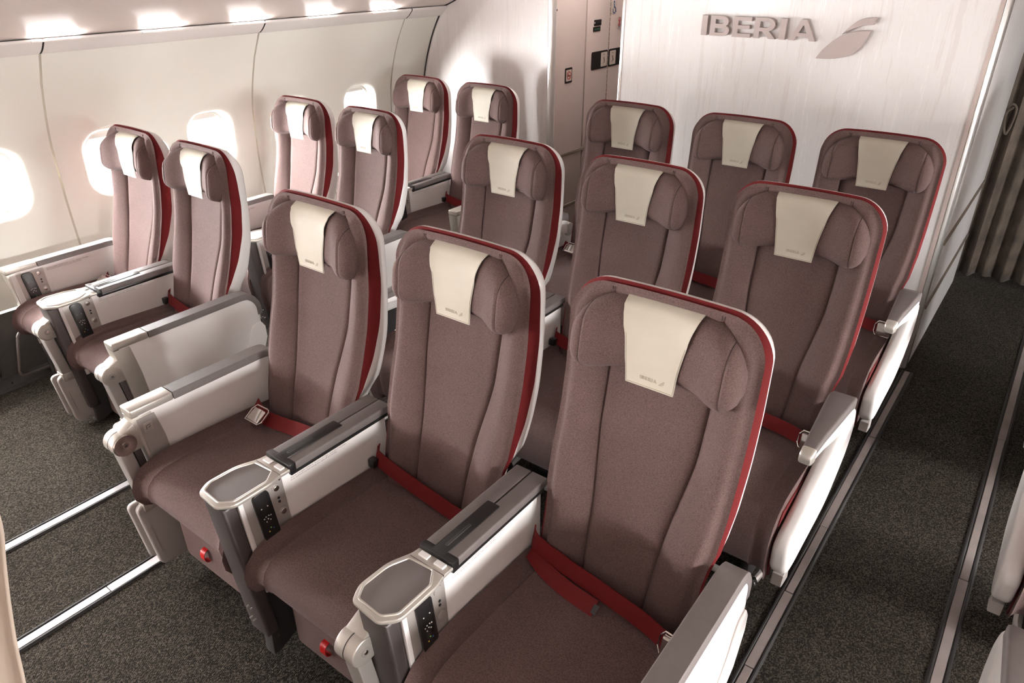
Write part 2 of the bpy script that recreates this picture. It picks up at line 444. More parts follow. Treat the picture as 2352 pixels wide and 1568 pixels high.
# valance lip, overhead bin underside
lip = spline([(-1.885, 0, 1.435), (-1.862, 0, 1.440), (-1.835, 0, 1.455), (-1.812, 0, 1.475), (-1.797, 0, 1.492), (-1.800, 0, 1.502)], 5)
tr1 = thing('trim_1', (0, 0, 0)); tag(tr1, 'pale rounded valance between the sidewall and the overhead bins', 'trim', kind='structure')
for a, c in zip(seams+[], seams[1:]+[2.60]):
    bm = extrude_profile([(p[0], p[2]) for p in lip], a+.004, c-.004, flip=True); obj('valance_section', bm, m_lip, tr1)
bm = extrude_profile([(p[0]-.008, p[2]) for p in lip], seams[0], 2.6, flip=True); obj('valance_backing', bm, m_gap, tr1)
binp = spline([(-1.93, 0, 1.478), (-1.86, 0, 1.490), (-1.78, 0, 1.515), (-1.66, 0, 1.565), (-1.50, 0, 1.64), (-1.38, 0, 1.73), (-1.33, 0, 1.85), (-1.36, 0, 2.0), (-1.25, 0, 2.12), (-1.0, 0, CEIL_Z)], 6)
cl = thing('ceiling', (0, 0, 0)); tag(cl, 'dim plastic cabin ceiling and overhead bins above the window seats', 'ceiling', kind='structure')
obj('bin_underside', extrude_profile([(p[0], p[2]) for p in binp], -4.2, 2.62, flip=True), m_bin, cl, 50)
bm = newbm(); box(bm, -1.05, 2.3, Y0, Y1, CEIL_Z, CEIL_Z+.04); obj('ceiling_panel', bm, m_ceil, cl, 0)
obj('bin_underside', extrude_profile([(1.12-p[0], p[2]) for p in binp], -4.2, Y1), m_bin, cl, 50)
for x in (-.56, 1.66):
    bm = newbm(); box(bm, x-.10, x+.10, -2.95, 1.75, CEIL_Z-.012, CEIL_Z+.01, .004); obj('lamp_housing', bm, m_lip, cl)
bm = newbm(); box(bm, -.80, -.44, 2.67, 3.03, CEIL_Z-.012, CEIL_Z+.01, .004); obj('lamp_housing', bm, m_lip, cl)  # housing of the added vestibule lamp
# the small cove lamps behind the valance that wash the bin underside
for i, y in enumerate([.16+.470*k for k in range(-3, 5)]):
    bm = newbm(); box(bm, -1.806, -1.793, y-.10, y+.10, 1.489, 1.4965, .002, 2); obj('cove_lens', bm, m_lip, cl)
    cv = area('cove_lamp', (-1.796, y, 1.4975), (.60, 0, .80), .19, .010, 1.6, (1, .96, .95), 170)

# dado below the sidewall, kick rail
bl = thing('baseboard_left', (0, 0, 0)); tag(bl, 'dark grey carpeted dado along the foot of the sidewall', 'baseboard', kind='structure')
obj('dado_panel', extrude_profile([(-1.995, .0), (-2.0, .06), (-2.03, .20), (-2.042, .335), (-2.07, .35)], -4.0, 2.6, flip=True), m_dado, bl, 40)
bm = newbm(); prism(bm, [(-2.0, 0), (-1.94, 0), (-1.945, .018), (-1.975, .04), (-2.0, .045)], 'y', -4.0, 2.6, .003, 1); obj('kick_rail', bm, m_dark, bl)
bm = newbm()
for k in range(26): cyl(bm, (-1.957, -1.2+.16*k, .031), 'z', .004, .003, 8)
obj('rivet_row', bm, m_chrome, bl)

# middle bulkhead
BY = 2.30
wb = thing('wall_back', (0, 0, 0)); tag(wb, 'off-white bulkhead with fine vertical threads behind the middle seats', 'wall', kind='structure')
bm = newbm(); box(bm, -.300, 1.335, BY, BY+.05, 0, CEIL_Z); obj('bulkhead_panel', bm, m_bulk, wb, 0)
bm = newbm(); box(bm, -.318, -.300, BY-.004, BY+.06, 0, CEIL_Z, .004); obj('edge_trim', bm, m_alu, wb)
bm = newbm(); prism(bm, arc_poly([(1.333, BY-.004), (1.352, BY-.004), (1.352, BY+.05), (1.333, BY+.05)], [0, .004, 0, 0], 3), 'z', 0, CEIL_Z); obj('edge_trim', bm, m_lav, wb)
bm = newbm(); prism(bm, arc_poly([(1.352, BY-.006), (1.368, BY+.002), (1.376, BY+.03), (1.352, BY+.03)], [.003, .012, .004, 0], 5), 'z', 0, CEIL_Z); obj('corner_trim', bm, m_alu, wb)
# side of the monument behind the bulkhead, along the right aisle
ws = thing('wall_monument', (0, 0, 0)); tag(ws, 'taupe side panel of the galley block along the right aisle', 'wall', kind='structure')
bm = newbm(); box(bm, 1.30, 1.372, BY+.03, 3.62, .0, CEIL_Z, .004); obj('side_panel', bm, m_bulk, ws)
for z in (.30, .62):
    bm = newbm(); box(bm, 1.372, 1.380, BY+.06, 3.60, z, z+.022, .003); obj('bumper_rail', bm, m_rail, ws)
bm = newbm(); box(bm, -.30, -.25, BY+.05, 4.6, 0, CEIL_Z); obj('side_panel', bm, m_lav, ws, 0)
# partition behind the window seats, outline follows the sidewall
PY = 2.60
wp = thing('wall_partition', (0, 0, 0)); tag(wp, 'white threaded partition panel behind the window seats', 'wall', kind='structure')
outl = [(-.985, 0), (-.985, 2.1)] + [(p[0]-.0, p[2]) for p in binp[::-1] if -1.86 < p[0] < -1.3] + [(x+.006, z) for x, z in WQ[::-1] if z < 1.44] + [(-2.03, .3), (-1.99, 0)]
bm = newbm(); prism(bm, outl, 'y', PY, PY+.04); obj('partition_panel', bm, m_bulkw, wp, 0)
bm = newbm()
edge = [(p[0], p[2]) for p in binp[::-1] if -1.86 < p[0] < -1.45] + [(x, z) for x, z in WQ[::-1] if z < 1.44]
tube(bm, [(x+.002, PY-.003, z) for x, z in edge], .006, 6); obj('edge_seal', bm, m_gap, wp)
bm = newbm(); box(bm, -.990, -.955, PY-.006, PY+.045, 0, CEIL_Z, .010, 4); obj('edge_trim', bm, m_alu, wp)
# lavatory wall and its folding door along the left aisle
lv = thing('wall_lavatory', (0, 0, 0)); tag(lv, 'taupe lavatory wall facing the left aisle', 'wall', kind='structure')
LX = -.962
bm = newbm(); box(bm, LX-.04, LX, PY+.04, 2.985, 0, CEIL_Z, .003); obj('wall_panel', bm, m_lav, lv)
bm = newbm(); box(bm, LX-.04, LX-.012, 2.985, 3.0, 0, CEIL_Z); obj('joint_strip', bm, m_gap, lv)
bm = newbm(); box(bm, LX-.05, LX, 3.66, 5.0, 0, CEIL_Z, .003); obj('wall_panel', bm, m_lav, lv)
for z in (.245, .605):
    bm = newbm(); box(bm, LX, LX+.012, 2.66, 3.02, z, z+.022, .003); obj('bumper_rail', bm, m_rail, lv)
bm = newbm(); cyl(bm, (LX+.001, 2.59+.06, 1.50), 'x', .006, .002, 10); obj('screw_head', bm, m_dark, lv)
dr = thing('door_1', (LX, 3.33, 0)); tag(dr, 'taupe folding lavatory door with black placards', 'door', kind='structure')
for a, c in ((3.0, 3.283), (3.292, 3.66)):
    bm = newbm(); box(bm, -.04, 0, a-3.33, c-3.33, 0, CEIL_Z, .003); obj('door_leaf', bm, m_lav, dr)
bm = newbm()
for k in range(70): cyl(bm, (-.002, 3.2875-3.33, .03+k*.03), 'z', .004, .011, 8)
obj('hinge', bm, m_rail, dr)
bm = newbm(); box(bm, -.5, .3, 0, .03, 0, CEIL_Z); o = obj('wall_end', bm, m_lav, None, 0); o.location = (-.65, 5.0, 0)
tag(o, 'dark end wall at the far end of the left aisle', 'wall', kind='structure')

# raised lettering on the bulkhead
lg = thing('bulkhead_lettering', (.40, BY, 1.45)); tag(lg, 'raised grey airline lettering and leaf emblem on the bulkhead', 'sign')
def leaf(pts, n=5):
    P = spline([(p[0], 0, p[1]) for p in pts]+[(pts[0][0], 0, pts[0][1])], n)
    return [(p[0], p[2]) for p in P[:-1]]
LEAF_UP = [(.7788, 1.4814), (.8092, 1.5148), (.838, 1.5388), (.869, 1.5497), (.9112, 1.5524), (.9046, 1.5378), (.8993, 1.5242), (.8641, 1.521), (.812, 1.5012)]
LEAF_LO = [(.6866, 1.3781), (.7074, 1.4113), (.7319, 1.4384), (.7617, 1.4654), (.793, 1.4826), (.841, 1.4976), (.8933, 1.5012), (.8873, 1.4775), (.8782, 1.4551), (.8614, 1.4281), (.8424, 1.4101), (.8166, 1.3955), (.778, 1.3843), (.7316, 1.3789)]
def sharp_leaf(pts, corners):
    out = []
    idx = corners+[corners[0]+len(pts)]
    for a, c in zip(idx, idx[1:]):
        seg = [(pts[k % len(pts)][0], 0, pts[k % len(pts)][1]) for k in range(a, c+1)]
        out += [(p[0], p[2]) for p in spline(seg, 4)[:-1]]
    return out
UP = sharp_leaf(LEAF_UP, [0, 4, 6]); LO = sharp_leaf(LEAF_LO, [0, 6])
# bold letters are drawn as block shapes
def letter_polys():
    """each letter: list of polygons on a unit cap height, with its advance width"""
    t = .21
    def rect(a, b, c, d): return [(a, c), (b, c), (b, d), (a, d)]
    def dshape(x0, x1, z0, z1, n=8):
        r = (z1-z0)/2; P = [(x0, z0), (x1-r, z0)]
        P += [(x1-r+r*math.sin(math.pi*k/n), z0+r-r*math.cos(math.pi*k/n)) for k in range(1, n)]
        return P+[(x1-r, z1), (x0, z1)]
    def ring(x0, x1, z0, z1, th):
        """bowl: D outline with a D hole, split into an upper, a lower and a right piece by strips"""
        r = (z1-z0)/2; ri = r-th; n = 8; polys = [rect(x0, x1-r, z0, z0+th), rect(x0, x1-r, z1-th, z1)]
        for k in range(n):
            a, b = math.pi*k/n, math.pi*(k+1)/n; c = (x1-r, z0+r)
            polys.append([(c[0]+r*math.sin(a), c[1]-r*math.cos(a)), (c[0]+r*math.sin(b), c[1]-r*math.cos(b)),
                          (c[0]+ri*math.sin(b), c[1]-ri*math.cos(b)), (c[0]+ri*math.sin(a), c[1]-ri*math.cos(a))])
        return polys
    I = ([rect(0, t+.02, 0, 1)], t+.02)
    Bq = ([rect(0, t, 0, 1)]+ring(t, .80, 0, .56, .17)+ring(t, .76, .44, 1, .17), .80)
    Eq = ([rect(0, t, 0, 1), rect(t, .74, 0, .19), rect(t, .68, .41, .59), rect(t, .74, .81, 1)], .74)
    Rq = ([rect(0, t, 0, 1)]+ring(t, .80, .34, 1, .18)+[[(.33, .38), (.58, .38), (.86, 0), (.60, 0)]], .86)
    Aq = ([[(0, 0), (.22, 0), (.60, 1), (.40, 1)], [(.78, 0), (1.0, 0), (.60, 1), (.40, 1)], rect(.24, .76, .19, .36)], 1.0)
    return [I, Bq, Eq, Rq, I, Aq]
def letters_bm(w, h, d, gap=.135):
    """whole word in the xy plane, depth along +z; yields one bmesh per letter"""
    L = letter_polys(); tot = sum(a for _, a in L)+gap*5; x = 0; out = []
    for polys, adv in L:
        bm = newbm()
        for q_, P in enumerate(polys):
            prism(bm, [((x+p[0])*w/tot, p[1]*h) for p in P], 'z', -.02*d*q_, d*(1+.012*q_))
        out.append(bm); x += adv+gap
    return out
for bm in letters_bm(.540, .088, .018):
    xform(bm, lambda c: (c.x+.131-.40, -c.z-.004, c.y+1.4465-1.45)); o = obj('letter', bm, m_logo, lg, 0)
for P in (UP, LO):
    bm = newbm(); prism(bm, [(x-.40, z-1.45) for x, z in P], 'y', -.024, -.003, .001, 1); obj('leaf_emblem', bm, m_logo, lg, 30)

# placards on the lavatory wall and door
def placard(name, label, yc, zc, hy, hz, m, extra=()):
    t = thing(name, (LX, yc, zc)); tag(t, label, 'placard')
    bm = newbm(); prism(bm, [(y, z) for y, z in rrect(hy, hz, min(hy, hz)*.18, 3)], 'x', 0, .004, .0008, 1); obj('plate', bm, m, t)
    for nm, bmf, mm in extra:
        bm = newbm(); bmf(bm); obj(nm, bm, mm, t, 0)
    return t
def ringp(bm, yc, zc, r, w, x=.0055, n=20, a0=0, a1=360):
    pts = [(x, yc+r*math.cos(math.radians(lerp(a0, a1, k/n))), zc+r*math.sin(math.radians(lerp(a0, a1, k/n)))) for k in range(n+1)]
    ribbon(bm, pts, (1, 0, 0), .001, w/2)
def bar(bm, y0, z0, y1, z1, w, x=.0055):
    d = Vector((y1-y0, z1-z0)); n = Vector((-d.y, d.x)).normalized()*w/2
    prism(bm, [(y0+n.x, z0+n.y), (y1+n.x, z1+n.y), (y1-n.x, z1-n.y), (y0-n.x, z0-n.y)], 'x', x-.001, x+.0005)
def nosmoke(bm): ringp(bm, 0, 0, .022, .006); bar(bm, -.014, .014, .014, -.014, .005)
placard('no_smoking_placard', 'small black-edged no smoking placard on the taupe lavatory wall', 2.797, 1.113, .040, .046, m_blackpl, (
    ('face', lambda bm: prism(bm, rrect(.032, .034, .004, 3), 'x', .0035, .0048), m_plate),
    ('no_smoking_symbol', nosmoke, m_signred),
    ('cigarette_symbol', lambda bm: bar(bm, -.015, -.002, .015, -.002, .006, .0052), m_blackpl)))
placard('door_sign', 'black latch plate with green indicator high on the lavatory door', 3.127, 1.40, .044, .018, m_blackpl, (
    ('notch', lambda bm: prism(bm, [(-.044, -.004), (-.036, -.004), (-.036, .006), (-.044, .006)], 'x', .003, .0046), m_lav),))
placard('door_indicator', 'narrow black plate with green vacant lettering on the lavatory door', 3.118, 1.362, .044, .014, m_blackpl, (
    ('green_lettering', lambda bm: [bar(bm, -.028+k*.014, -.006, -.028+k*.014, .006, .006) for k in range(5)], m_signgreen),))
def chair_sym(bm):
    ringp(bm, .002, -.014, .018, .006, a0=-210, a1=60); bar(bm, -.004, .026, .0, .0, .008); bar(bm, -.002, .004, .016, .002, .006); bar(bm, .014, .0, .026, -.026, .006)
    prism(bm, [(-.004+.007*math.cos(a*.6), .036+.007*math.sin(a*.6)) for a in range(10)], 'x', .0045, .006)
placard('wheelchair_placard', 'beige placard with blue wheelchair symbol on the door', 3.325, 1.478, .034, .038, m_plate, (('wheelchair_symbol', chair_sym, m_signblue),))
def x_sym(bm): bar(bm, -.012, -.02, .012, .02, .008); bar(bm, -.012, .02, .012, -.02, .008); ringp(bm, 0, .022, .010, .004)
placard('prohibition_placard', 'beige placard with red crossed symbol on the door', 3.405, 1.383, .036, .038, m_plate, (('crossed_symbol', x_sym, m_signred), ('foot_symbol', lambda bm: bar(bm, 0, -.030, 0, -.020, .010), m_signblue)))
def seatfig(bm): bar(bm, -.012, .030, .008, .030, .004); bar(bm, -.008, .012, .004, -.016, .006); bar(bm, .004, -.016, -.012, -.026, .005); bar(bm, .0, .016, .012, -.022, .003)
for yc, hy, dy, lab in ((3.170, .103, .055, 'wide black door placard left of the hinge with a pale diagram'), (3.400, .110, -.060, 'wide black door placard right of the hinge with a pale diagram')):
    placard('door_placard', lab, yc, 1.168, hy, .056, m_blackpl, (
        ('diagram_plate', lambda bm, dy=dy: prism(bm, [(y+dy, z) for y, z in rrect(.040, .045, .006, 3)], 'x', .0035, .0048), m_plate),
        ('diagram', lambda bm, dy=dy: (seatfig(bm), xform(bm, lambda c: (c.x, c.y+dy, c.z)))[0], m_ink)))

# floor strips
def floor_strip(n, x, ya, yb, segs, m, label, w=.022):
    t = thing('trim_%d' % n, (x, 0, 0)); tag(t, label, 'floor strip', kind='structure')
    bm = newbm(); box(bm, -w-.013, w+.013, ya, yb, -.004, .003, .002, 1); obj('edging', bm, m_stripedge, t)
    for s in (-1, 1):
        bm = newbm(); box(bm, s*(w+.006)-.004, s*(w+.006)+.004, ya, yb, .0, .008, .002, 1); obj('edge_bead', bm, m_stripedge, t)
    ys = [ya]+segs+[yb]
    for i, (a, c) in enumerate(zip(ys, ys[1:])):
        bm = newbm(); ww = w-.002*(i % 2); box(bm, -ww, ww, a+.0015, c-.0015, 0, .005+.001*(i % 2), .0012, 1); obj('strip_segment', bm, m, t)
floor_strip(2, -.835, -4, 2.55, [-2.1, -.2, .9, 1.8], m_photolum, 'bright metal floor strip on the window side of the left aisle', .017)
floor_strip(3, -.365, -4, 2.25, [-2.0, -.74, .6, 1.6], m_photolum, 'bright metal floor strip beside the middle seats in the left aisle', .017)
floor_strip(4, 1.388, -4, 2.27, [-1.0, .22, .56, .93, 1.6], m_photolum_dim, 'dull floor strip beside the middle seats in the right aisle', .014)
floor_strip(5, 1.822, -4, 3.6, [-.6, .45, .95, 1.9], m_photolum_dim, 'dull floor strip on the far side of the right aisle', .014)

# the rest of the cabin shell, beyond the frame: right sidewall with its windows, wall behind the camera
wr = thing('wall_right', (0, 0, 0)); tag(wr, 'cream right-hand sidewall with windows', 'wall', kind='structure')
mirror_x = lambda z: 1.12-wall_at(z)
for a, c in zip(seams, seams[1:]):
    cells = [y for y in WIN_Y if a < y < c]; bm = newbm()
    for i, yc in enumerate(cells):
        window_cell(bm, yc, a if i == 0 else (cells[i-1]+yc)/2, c if i == len(cells)-1 else (cells[i+1]+yc)/2, .345, 1.445, mirror_x, -1)
    obj('sidewall_panel', bm, m_wall, wr, 50)
bm = newbm(); box(bm, 3.21, 3.24, Y0, seams[0], 0, 1.10); obj('forward_panel', bm, m_wall, wr, 0)  # low unseen panel, open above for the added right fill
bm = newbm(); box(bm, 3.17, 3.20, seams[-1], Y1, 0, 1.6); obj('sidewall_panel', bm, m_wall, wr, 0)
bm = newbm(); box(bm, 2.98, 3.20, seams[0], Y1, 1.445, 1.60); obj('valance_section', bm, m_lip, wr, 0)
bm = newbm(); box(bm, 3.16, 3.20, Y0, Y1, 0, .345); obj('dado_panel', bm, m_dado, wr, 0)
bm = newbm(); box(bm, -2.2, 3.4, Y0-.05, Y0, 0, 2.2); o = obj('wall_front', bm, m_lav, None, 0); tag(o, 'taupe front wall of the cabin', 'wall', kind='structure')
bm = newbm(); box(bm, 1.3, 3.4, Y1, Y1+.05, 0, 2.2); o = obj('wall_aft', bm, m_lav, None, 0); tag(o, 'dark aft wall beyond the curtain', 'wall', kind='structure')
for nm, xa, xb, yy, lab in (('light_block_left', -1.98, -.84, -1.30, 'unseen taupe divider added to block light ahead of the window pair'), ('light_block_right', 1.90, 3.17, -1.75, 'unseen taupe divider added to block light ahead of the right-hand seats')):  # added out of view, cut low, to block the forward window light
    bm = newbm(); box(bm, xa, xb, yy-.04, yy, 0, 1.30, .008, 2); o = obj(nm, bm, m_lav); tag(o, lab, 'wall', kind='structure')
bm = newbm(); box(bm, -.32, 1.40, -1.50, -1.46, 0, .95, .01, 2); o = obj('light_block_middle', bm, m_lav); tag(o, 'low unseen taupe divider added to block light ahead of the middle seats', 'wall', kind='structure')  # added out of view; height set to keep low light off the leg rests

# ================================================================== SEATS
W_T = [(.40, .203), (.58, .205), (.625, .210), (.66, .219), (.74, .223), (1.2, .224)]
ZT, RT = 1.168, .085
def Wd(z):
    w_ = tab(W_T, z)
    if z > ZT-RT:
        d = min(1, (z-(ZT-RT))/RT); w_ = w_-RT+RT*math.sqrt(max(0, 1-d*d))
    return w_
FAB = [(.40, -.168), (.545, -.143), (.645, -.116), (.72, -.092), (.84, -.055), (.95, -.034), (1.10, -.022), (1.17, -.004)]
RWT = [(.40, -.160), (.56, -.138), (.636, -.106), (.745, -.041), (.844, -.002), (.96, .017), (1.07, .018), (1.13, .012), (1.17, .012)]
WHT = [(.30, -.10), (.45, -.085), (.60, -.035), (.70, .004), (.80, .036), (.91, .050), (1.07, .056), (1.139, .050), (1.18, .038)]
YCT = [(.40, -.170), (.46, -.155), (.56, -.127), (.66, -.092), (.80, -.044), (.95, -.009), (1.08, .010), (1.12, .006), (1.17, -.006)]
SEAMT = [(.40, .082), (.55, .089), (.66, .097), (.755, .112), (.82, .121), (.97, .124), (1.2, .124)]
def crown(x, z): return z+.008*(1-(x/.224)**2)*sm(.85, 1.15, z)
def smoothtab(t, z): return (tab(t, z-.02)+tab(t, z-.01)+tab(t, z)+tab(t, z+.01)+tab(t, z+.02))/5
def seam_x(z): return min(smoothtab(SEAMT, z), Wd(z)*.86)
BOL = [0, .12, .25, .4, .55, .68, .78, .86, .92, .965, 1.0]
def back_y(x, z, R=.020):
    ax = abs(x); s = seam_x(z); W_ = Wd(z); yc = smoothtab(YCT, z); E = smoothtab(FAB, z)+.004
    if ax <= s:
        y = yc+.007*(1-(ax/s)**2)*sm(.45, .6, z)
    else:
        t = (ax-s)/max(1e-6, W_-s)
        y = lerp(yc, E-R*.95, .35*sm(0, .5, t)+.65*min(1, t/.85))-.003*math.sin(math.pi*min(1, t))
    g = abs(ax-s)
    if g < .009: y += .0095*(1-g/.009)**1.4
    d = min(W_-.018-ax, ZT-.019-z); d = max(0, d)
    if d < R:
        k = 1-math.sqrt(max(0, 1-(1-d/R)**2)); y = lerp(y, E, k)
    return y
ZS = [.40+.02*k for k in range(34)]+[1.075, 1.09, 1.103, 1.115, 1.126, 1.136, 1.145, 1.1525, 1.159, 1.164, 1.167, 1.168]
def back_row(z):
    s, W_ = seam_x(z), Wd(z)
    xs = [0, .2*s, .4*s, .6*s, .8*s, s-.009, s-.004, s, s+.004, s+.009]
    xs = [max(0, min(x, W_)) for x in xs]
    xs += [lerp(xs[-1], W_, t) for t in BOL[1:]]
    return xs
def outline(zs):
    R_ = [(Wd(z), z) for z in zs]; n = 14; wt = R_[-1][0]
    top = [(lerp(wt, -wt, k/n), zs[-1]) for k in range(1, n)]
    return R_+top+[(-x, z) for x, z in R_[::-1]]
def onormals(O):
    N = []
    for i in range(len(O)):
        a = O[max(0, i-1)]; c = O[min(len(O)-1, i+1)]
        d = Vector((c[0]-a[0], c[1]-a[1])); d.normalize(); N.append((d.y, -d.x))
    return N
def head_zt(x):
    return tab([(0, 1.158), (.10, 1.157), (.135, 1.150), (.160, 1.138), (.18, 1.118), (.195, 1.095), (.205, 1.07)], abs(x))
def head_zb(x):
    return tab([(0, .990), (.08, .988), (.12, .979), (.15, .974), (.172, .978), (.188, .992), (.20, 1.014), (.205, 1.045)], abs(x))
def head_T(x):
    return tab([(0, .053), (.065, .053), (.10, .061), (.14, .083), (.165, .091), (.187, .088), (.198, .073), (.2035, .046), (.2055, .008)], abs(x)/.982)
def head_front(x, v):
    """v from -1 (bottom) to 1 (top)"""
    zt = (head_zt(x)+head_zt(x-.01)+head_zt(x+.01))/3; zb = (head_zb(x)+head_zb(x-.01)+head_zb(x+.01))/3
    z = lerp(zb, zt, (v+1)/2)
    T = (head_T(x)+head_T(x-.006)+head_T(x+.006))/3*max(0, 1-abs(v)**4.5)**(1/2.1)
    yb = .012+.16*(z-1.07)
    g = abs(abs(x)-.163)
    if g < .006 and abs(v) < .97: T -= .004*(1-g/.006)
    return (x, yb-T, z)
def head_y(x, z):
    zt = head_zt(x); zb = head_zb(x); v = max(-1, min(1, 2*(z-zb)/(zt-zb)-1)); return head_front(x, v)[1]

def cushion_bm(path, W_, R=.026, seamx=.182, dip=.0):
    bm = newbm(); n = len(path); nor = []
    for i in range(n):
        a = path[max(0, i-1)]; c = path[min(n-1, i+1)]
        d = Vector((c[0]-a[0], c[1]-a[1])).normalized(); nor.append((-d.y, d.x))     # outward for a path that runs to the front (-y)
    xs = [0, .04, .08, .12, .155, seamx-.008, seamx-.003, seamx, seamx+.003, seamx+.008, W_-.024, W_-.017, W_-.011, W_-.006, W_-.002, W_]
    xs = [-x for x in xs[:0:-1]]+xs
    rows = []
    for (y, z), nn in zip(path, nor):
        r = []
        for x in xs:
            d = W_-abs(x); o = 0
            if d < R: o = -R*(1-math.sqrt(max(0, 1-(1-d/R)**2)))
            g = abs(abs(x)-seamx)
            if g < .008: o -= .005*(1-g/.008)
            o += dip*(1-(x/W_)**2)
            r.append((x, y-nn[0]*o*-1 if False else y+nn[0]*o, z+nn[1]*o))
        rows.append(r)
    V = grid(bm, rows)
    for k in (0, -1):
        bm.faces.new([r[k] for r in V])
    bm.faces.new([v for v in V[0]]); bm.faces.new([v for v in V[-1]])
    bmesh.ops.recalc_face_normals(bm, faces=bm.faces[:])
    return bm

LEAFS = []
def small_logo(d=.0008):
    """word and leaf, width about 1, baseline 0, in xy"""
    bm = newbm()
    for b2 in letters_bm(.68, .14, d, gap=.24):
        me = bpy.data.meshes.new('tmp'); b2.to_mesh(me); b2.free(); bm.from_mesh(me); bpy.data.meshes.remove(me)
    for P in (UP, LO):
        prism(bm, [((x-.6866)/.2246*.24+.76, (z-1.3781)/.1743*.20-.05) for x, z in P], 'z', 0, d)
    return bm

CW = .231
def build_seat(buckle, drape, red_side=0):
    t = thing('airline_seat')
    # shell
    zs = [.30, .34, .37]+ZS; O = outline(zs); N = onormals(O); bm = newbm(); rings = []
    rw = lambda z: smoothtab(RWT, z); wh = lambda z: smoothtab(WHT, z)+.010
    for f, off in ((lambda z: rw(z)-.001, -.004), (lambda z: rw(z)-.001, .002), (lambda z: rw(z)+.003, .0045), (lambda z: lerp(rw(z), wh(z), .35), .002), (lambda z: lerp(rw(z), wh(z), .7), -.005),
                   (lambda z: wh(z)-.007, -.014), (lambda z: wh(z)-.001, -.021), (lambda z: wh(z)+.004, -.032), (lambda z: wh(z)+.008, -.055)):
        rings.append([(x+n[0]*(off-.024*(1-sm(.56, .68, z))), f(z), crown(x, z)+n[1]*off) for (x, z), n in zip(O, N)])
    grid(bm, rings, flip=True)
    rows = []
    for z in zs:
        W_ = max(.03, Wd(z)-.048); rows.append([(W_*k/5, smoothtab(WHT, z)+.018+.012*(1-(k/5)**2), crown(W_*k/5, min(z, ZT-.05 if z > ZT-.05 else z))) for k in range(-5, 6)])
    grid(bm, rows)
    bmesh.ops.recalc_face_normals(bm, faces=bm.faces[:])
    obj('back_shell', bm, m_shell, t, 45)
    # red gusset between cushion and shell
    O2 = outline(ZS); N2 = onormals(O2); bm = newbm(); rings = []
    for k, off in ((0, -.021), (.04, -.018), (.3, -.008), (.65, .001), (.94, .005), (1.0, .001)):
        rings.append([(x+n[0]*off, lerp(smoothtab(FAB, z)+.0055, max(smoothtab(RWT, z), smoothtab(FAB, z)+.007), k), crown(x, z)+n[1]*off) for (x, z), n in zip(O2, N2)])
    grid(bm, rings, flip=True); obj('red_gusset', bm, m_red, t, 60)
    # cushion front
    bm = newbm(); rows = []
    for z in ZS:
        xs = back_row(z); rows.append([(x, back_y(x, z), crown(x, z)) for x in [-q for q in xs[:0:-1]]+xs])
    grid(bm, rows); bc = obj('back_cushion', bm, m_plum, t, 60)
    bm = newbm()
    for s in (-1, 1):
        for off in (-.0028, .0028):
            tube(bm, [(s*(seam_x(z)+off), back_y(seam_x(z), z)+.0002, crown(.1, z)) for z in ZS[2:-3]], .0017, 5)
    obj('seam', bm, m_seam, bc)
    # headrest
    xs = [.2018*math.sin(math.radians(a)) for a in range(0, 91, 5)]
    xs = sorted(set([round(x, 5) for x in xs]+[.155, .158, .1605, .163, .1655, .168, .171])); xs = [-x for x in xs[:0:-1]]+xs
    vs = [-1, -.995, -.97, -.93, -.87, -.8, -.7, -.55, -.35, -.1, .15, .4, .6, .75, .85, .91, .95, .98, .995, 1]
    bm = newbm(); V = grid(bm, [[head_front(x, v) for x in xs] for v in vs])
    hr = obj('headrest', bm, m_plum, t, 70)
    bm = newbm()
    for s in (-1, 1):
        P = [head_front(s*.163, v) for v in vs[2:-2]]; tube(bm, [(p[0], p[1]+.0005, p[2]) for p in P], .0016, 5)
    obj('seam', bm, m_seam, hr)
    # head cover
    bm = newbm(); rows = []; path = []
    def cover(x, k):
        """k 0..1 from the back over the top and down the front"""
        if k < .16:
            a = k/.16; z = lerp(1.150, 1.161, math.sin(a*math.pi/2)); y = lerp(.026, .006, a)
            return (x, y, z)
        a = (k-.16)/.84; z = lerp(1.161, .974, a)
        zt, zb = head_zt(x), head_zb(x)
        zq = min(zt-.001, max(1.005, z)); y = head_y(x, zq)-.0035
        if z < 1.02: y = lerp(head_y(x, 1.02)-.0035, head_y(x, 1.02)-.004, (1.02-z)/.05)
        if z > 1.14: y = lerp(head_y(x, 1.14)-.0035, .006, ((z-1.14)/.021)**2)
        return (x, y, z)
    ks = [0, .05, .1, .14, .16, .18, .2, .23, .26, .3, .36, .42, .5, .58, .66, .74, .82, .9, .96, 1.0]
    for th in (0, 1):
        rows = []
        for k in ks:
            w_ = tab([(0, .176), (.16, .176), (.35, .153), (.6, .133), (.8, .121), (1, .113)], k)
            r = []
            for j in range(-6, 7):
                x = w_/2*j/6; p = cover(x, k); lift = -.004*(abs(j)/6)**2*(1 if .2 < k < .45 else 0)
                r.append((p[0], p[1]+lift+(.0022 if th else 0), p[2]-(.0022 if th and k < .2 else 0)))
            rows.append(r)
        V = grid(bm, rows, flip=bool(th))
    bmesh.ops.recalc_face_normals(bm, faces=bm.faces[:])
    cv = obj('head_cover', bm, m_cream, t, 60)
    lb = small_logo(.0006); LW = .058
    xform(lb, lambda c: ((c.x-.5)*LW+.006, head_y(0, 1.02)-.0042-c.z, .993+c.y*LW))
    obj('embossed_logo', lb, m_emboss, cv, 0)
    bm = newbm()
    def bord(j, k):
        w_ = tab([(0, .176), (.16, .176), (.35, .153), (.6, .133), (.8, .121), (1, .113)], k)
        p = cover(w_/2*j, k); return (p[0], p[1]-.0003, p[2])
    for s in (-.955, .955): tube(bm, [bord(s, k) for k in ks[6:]], .0007, 4)
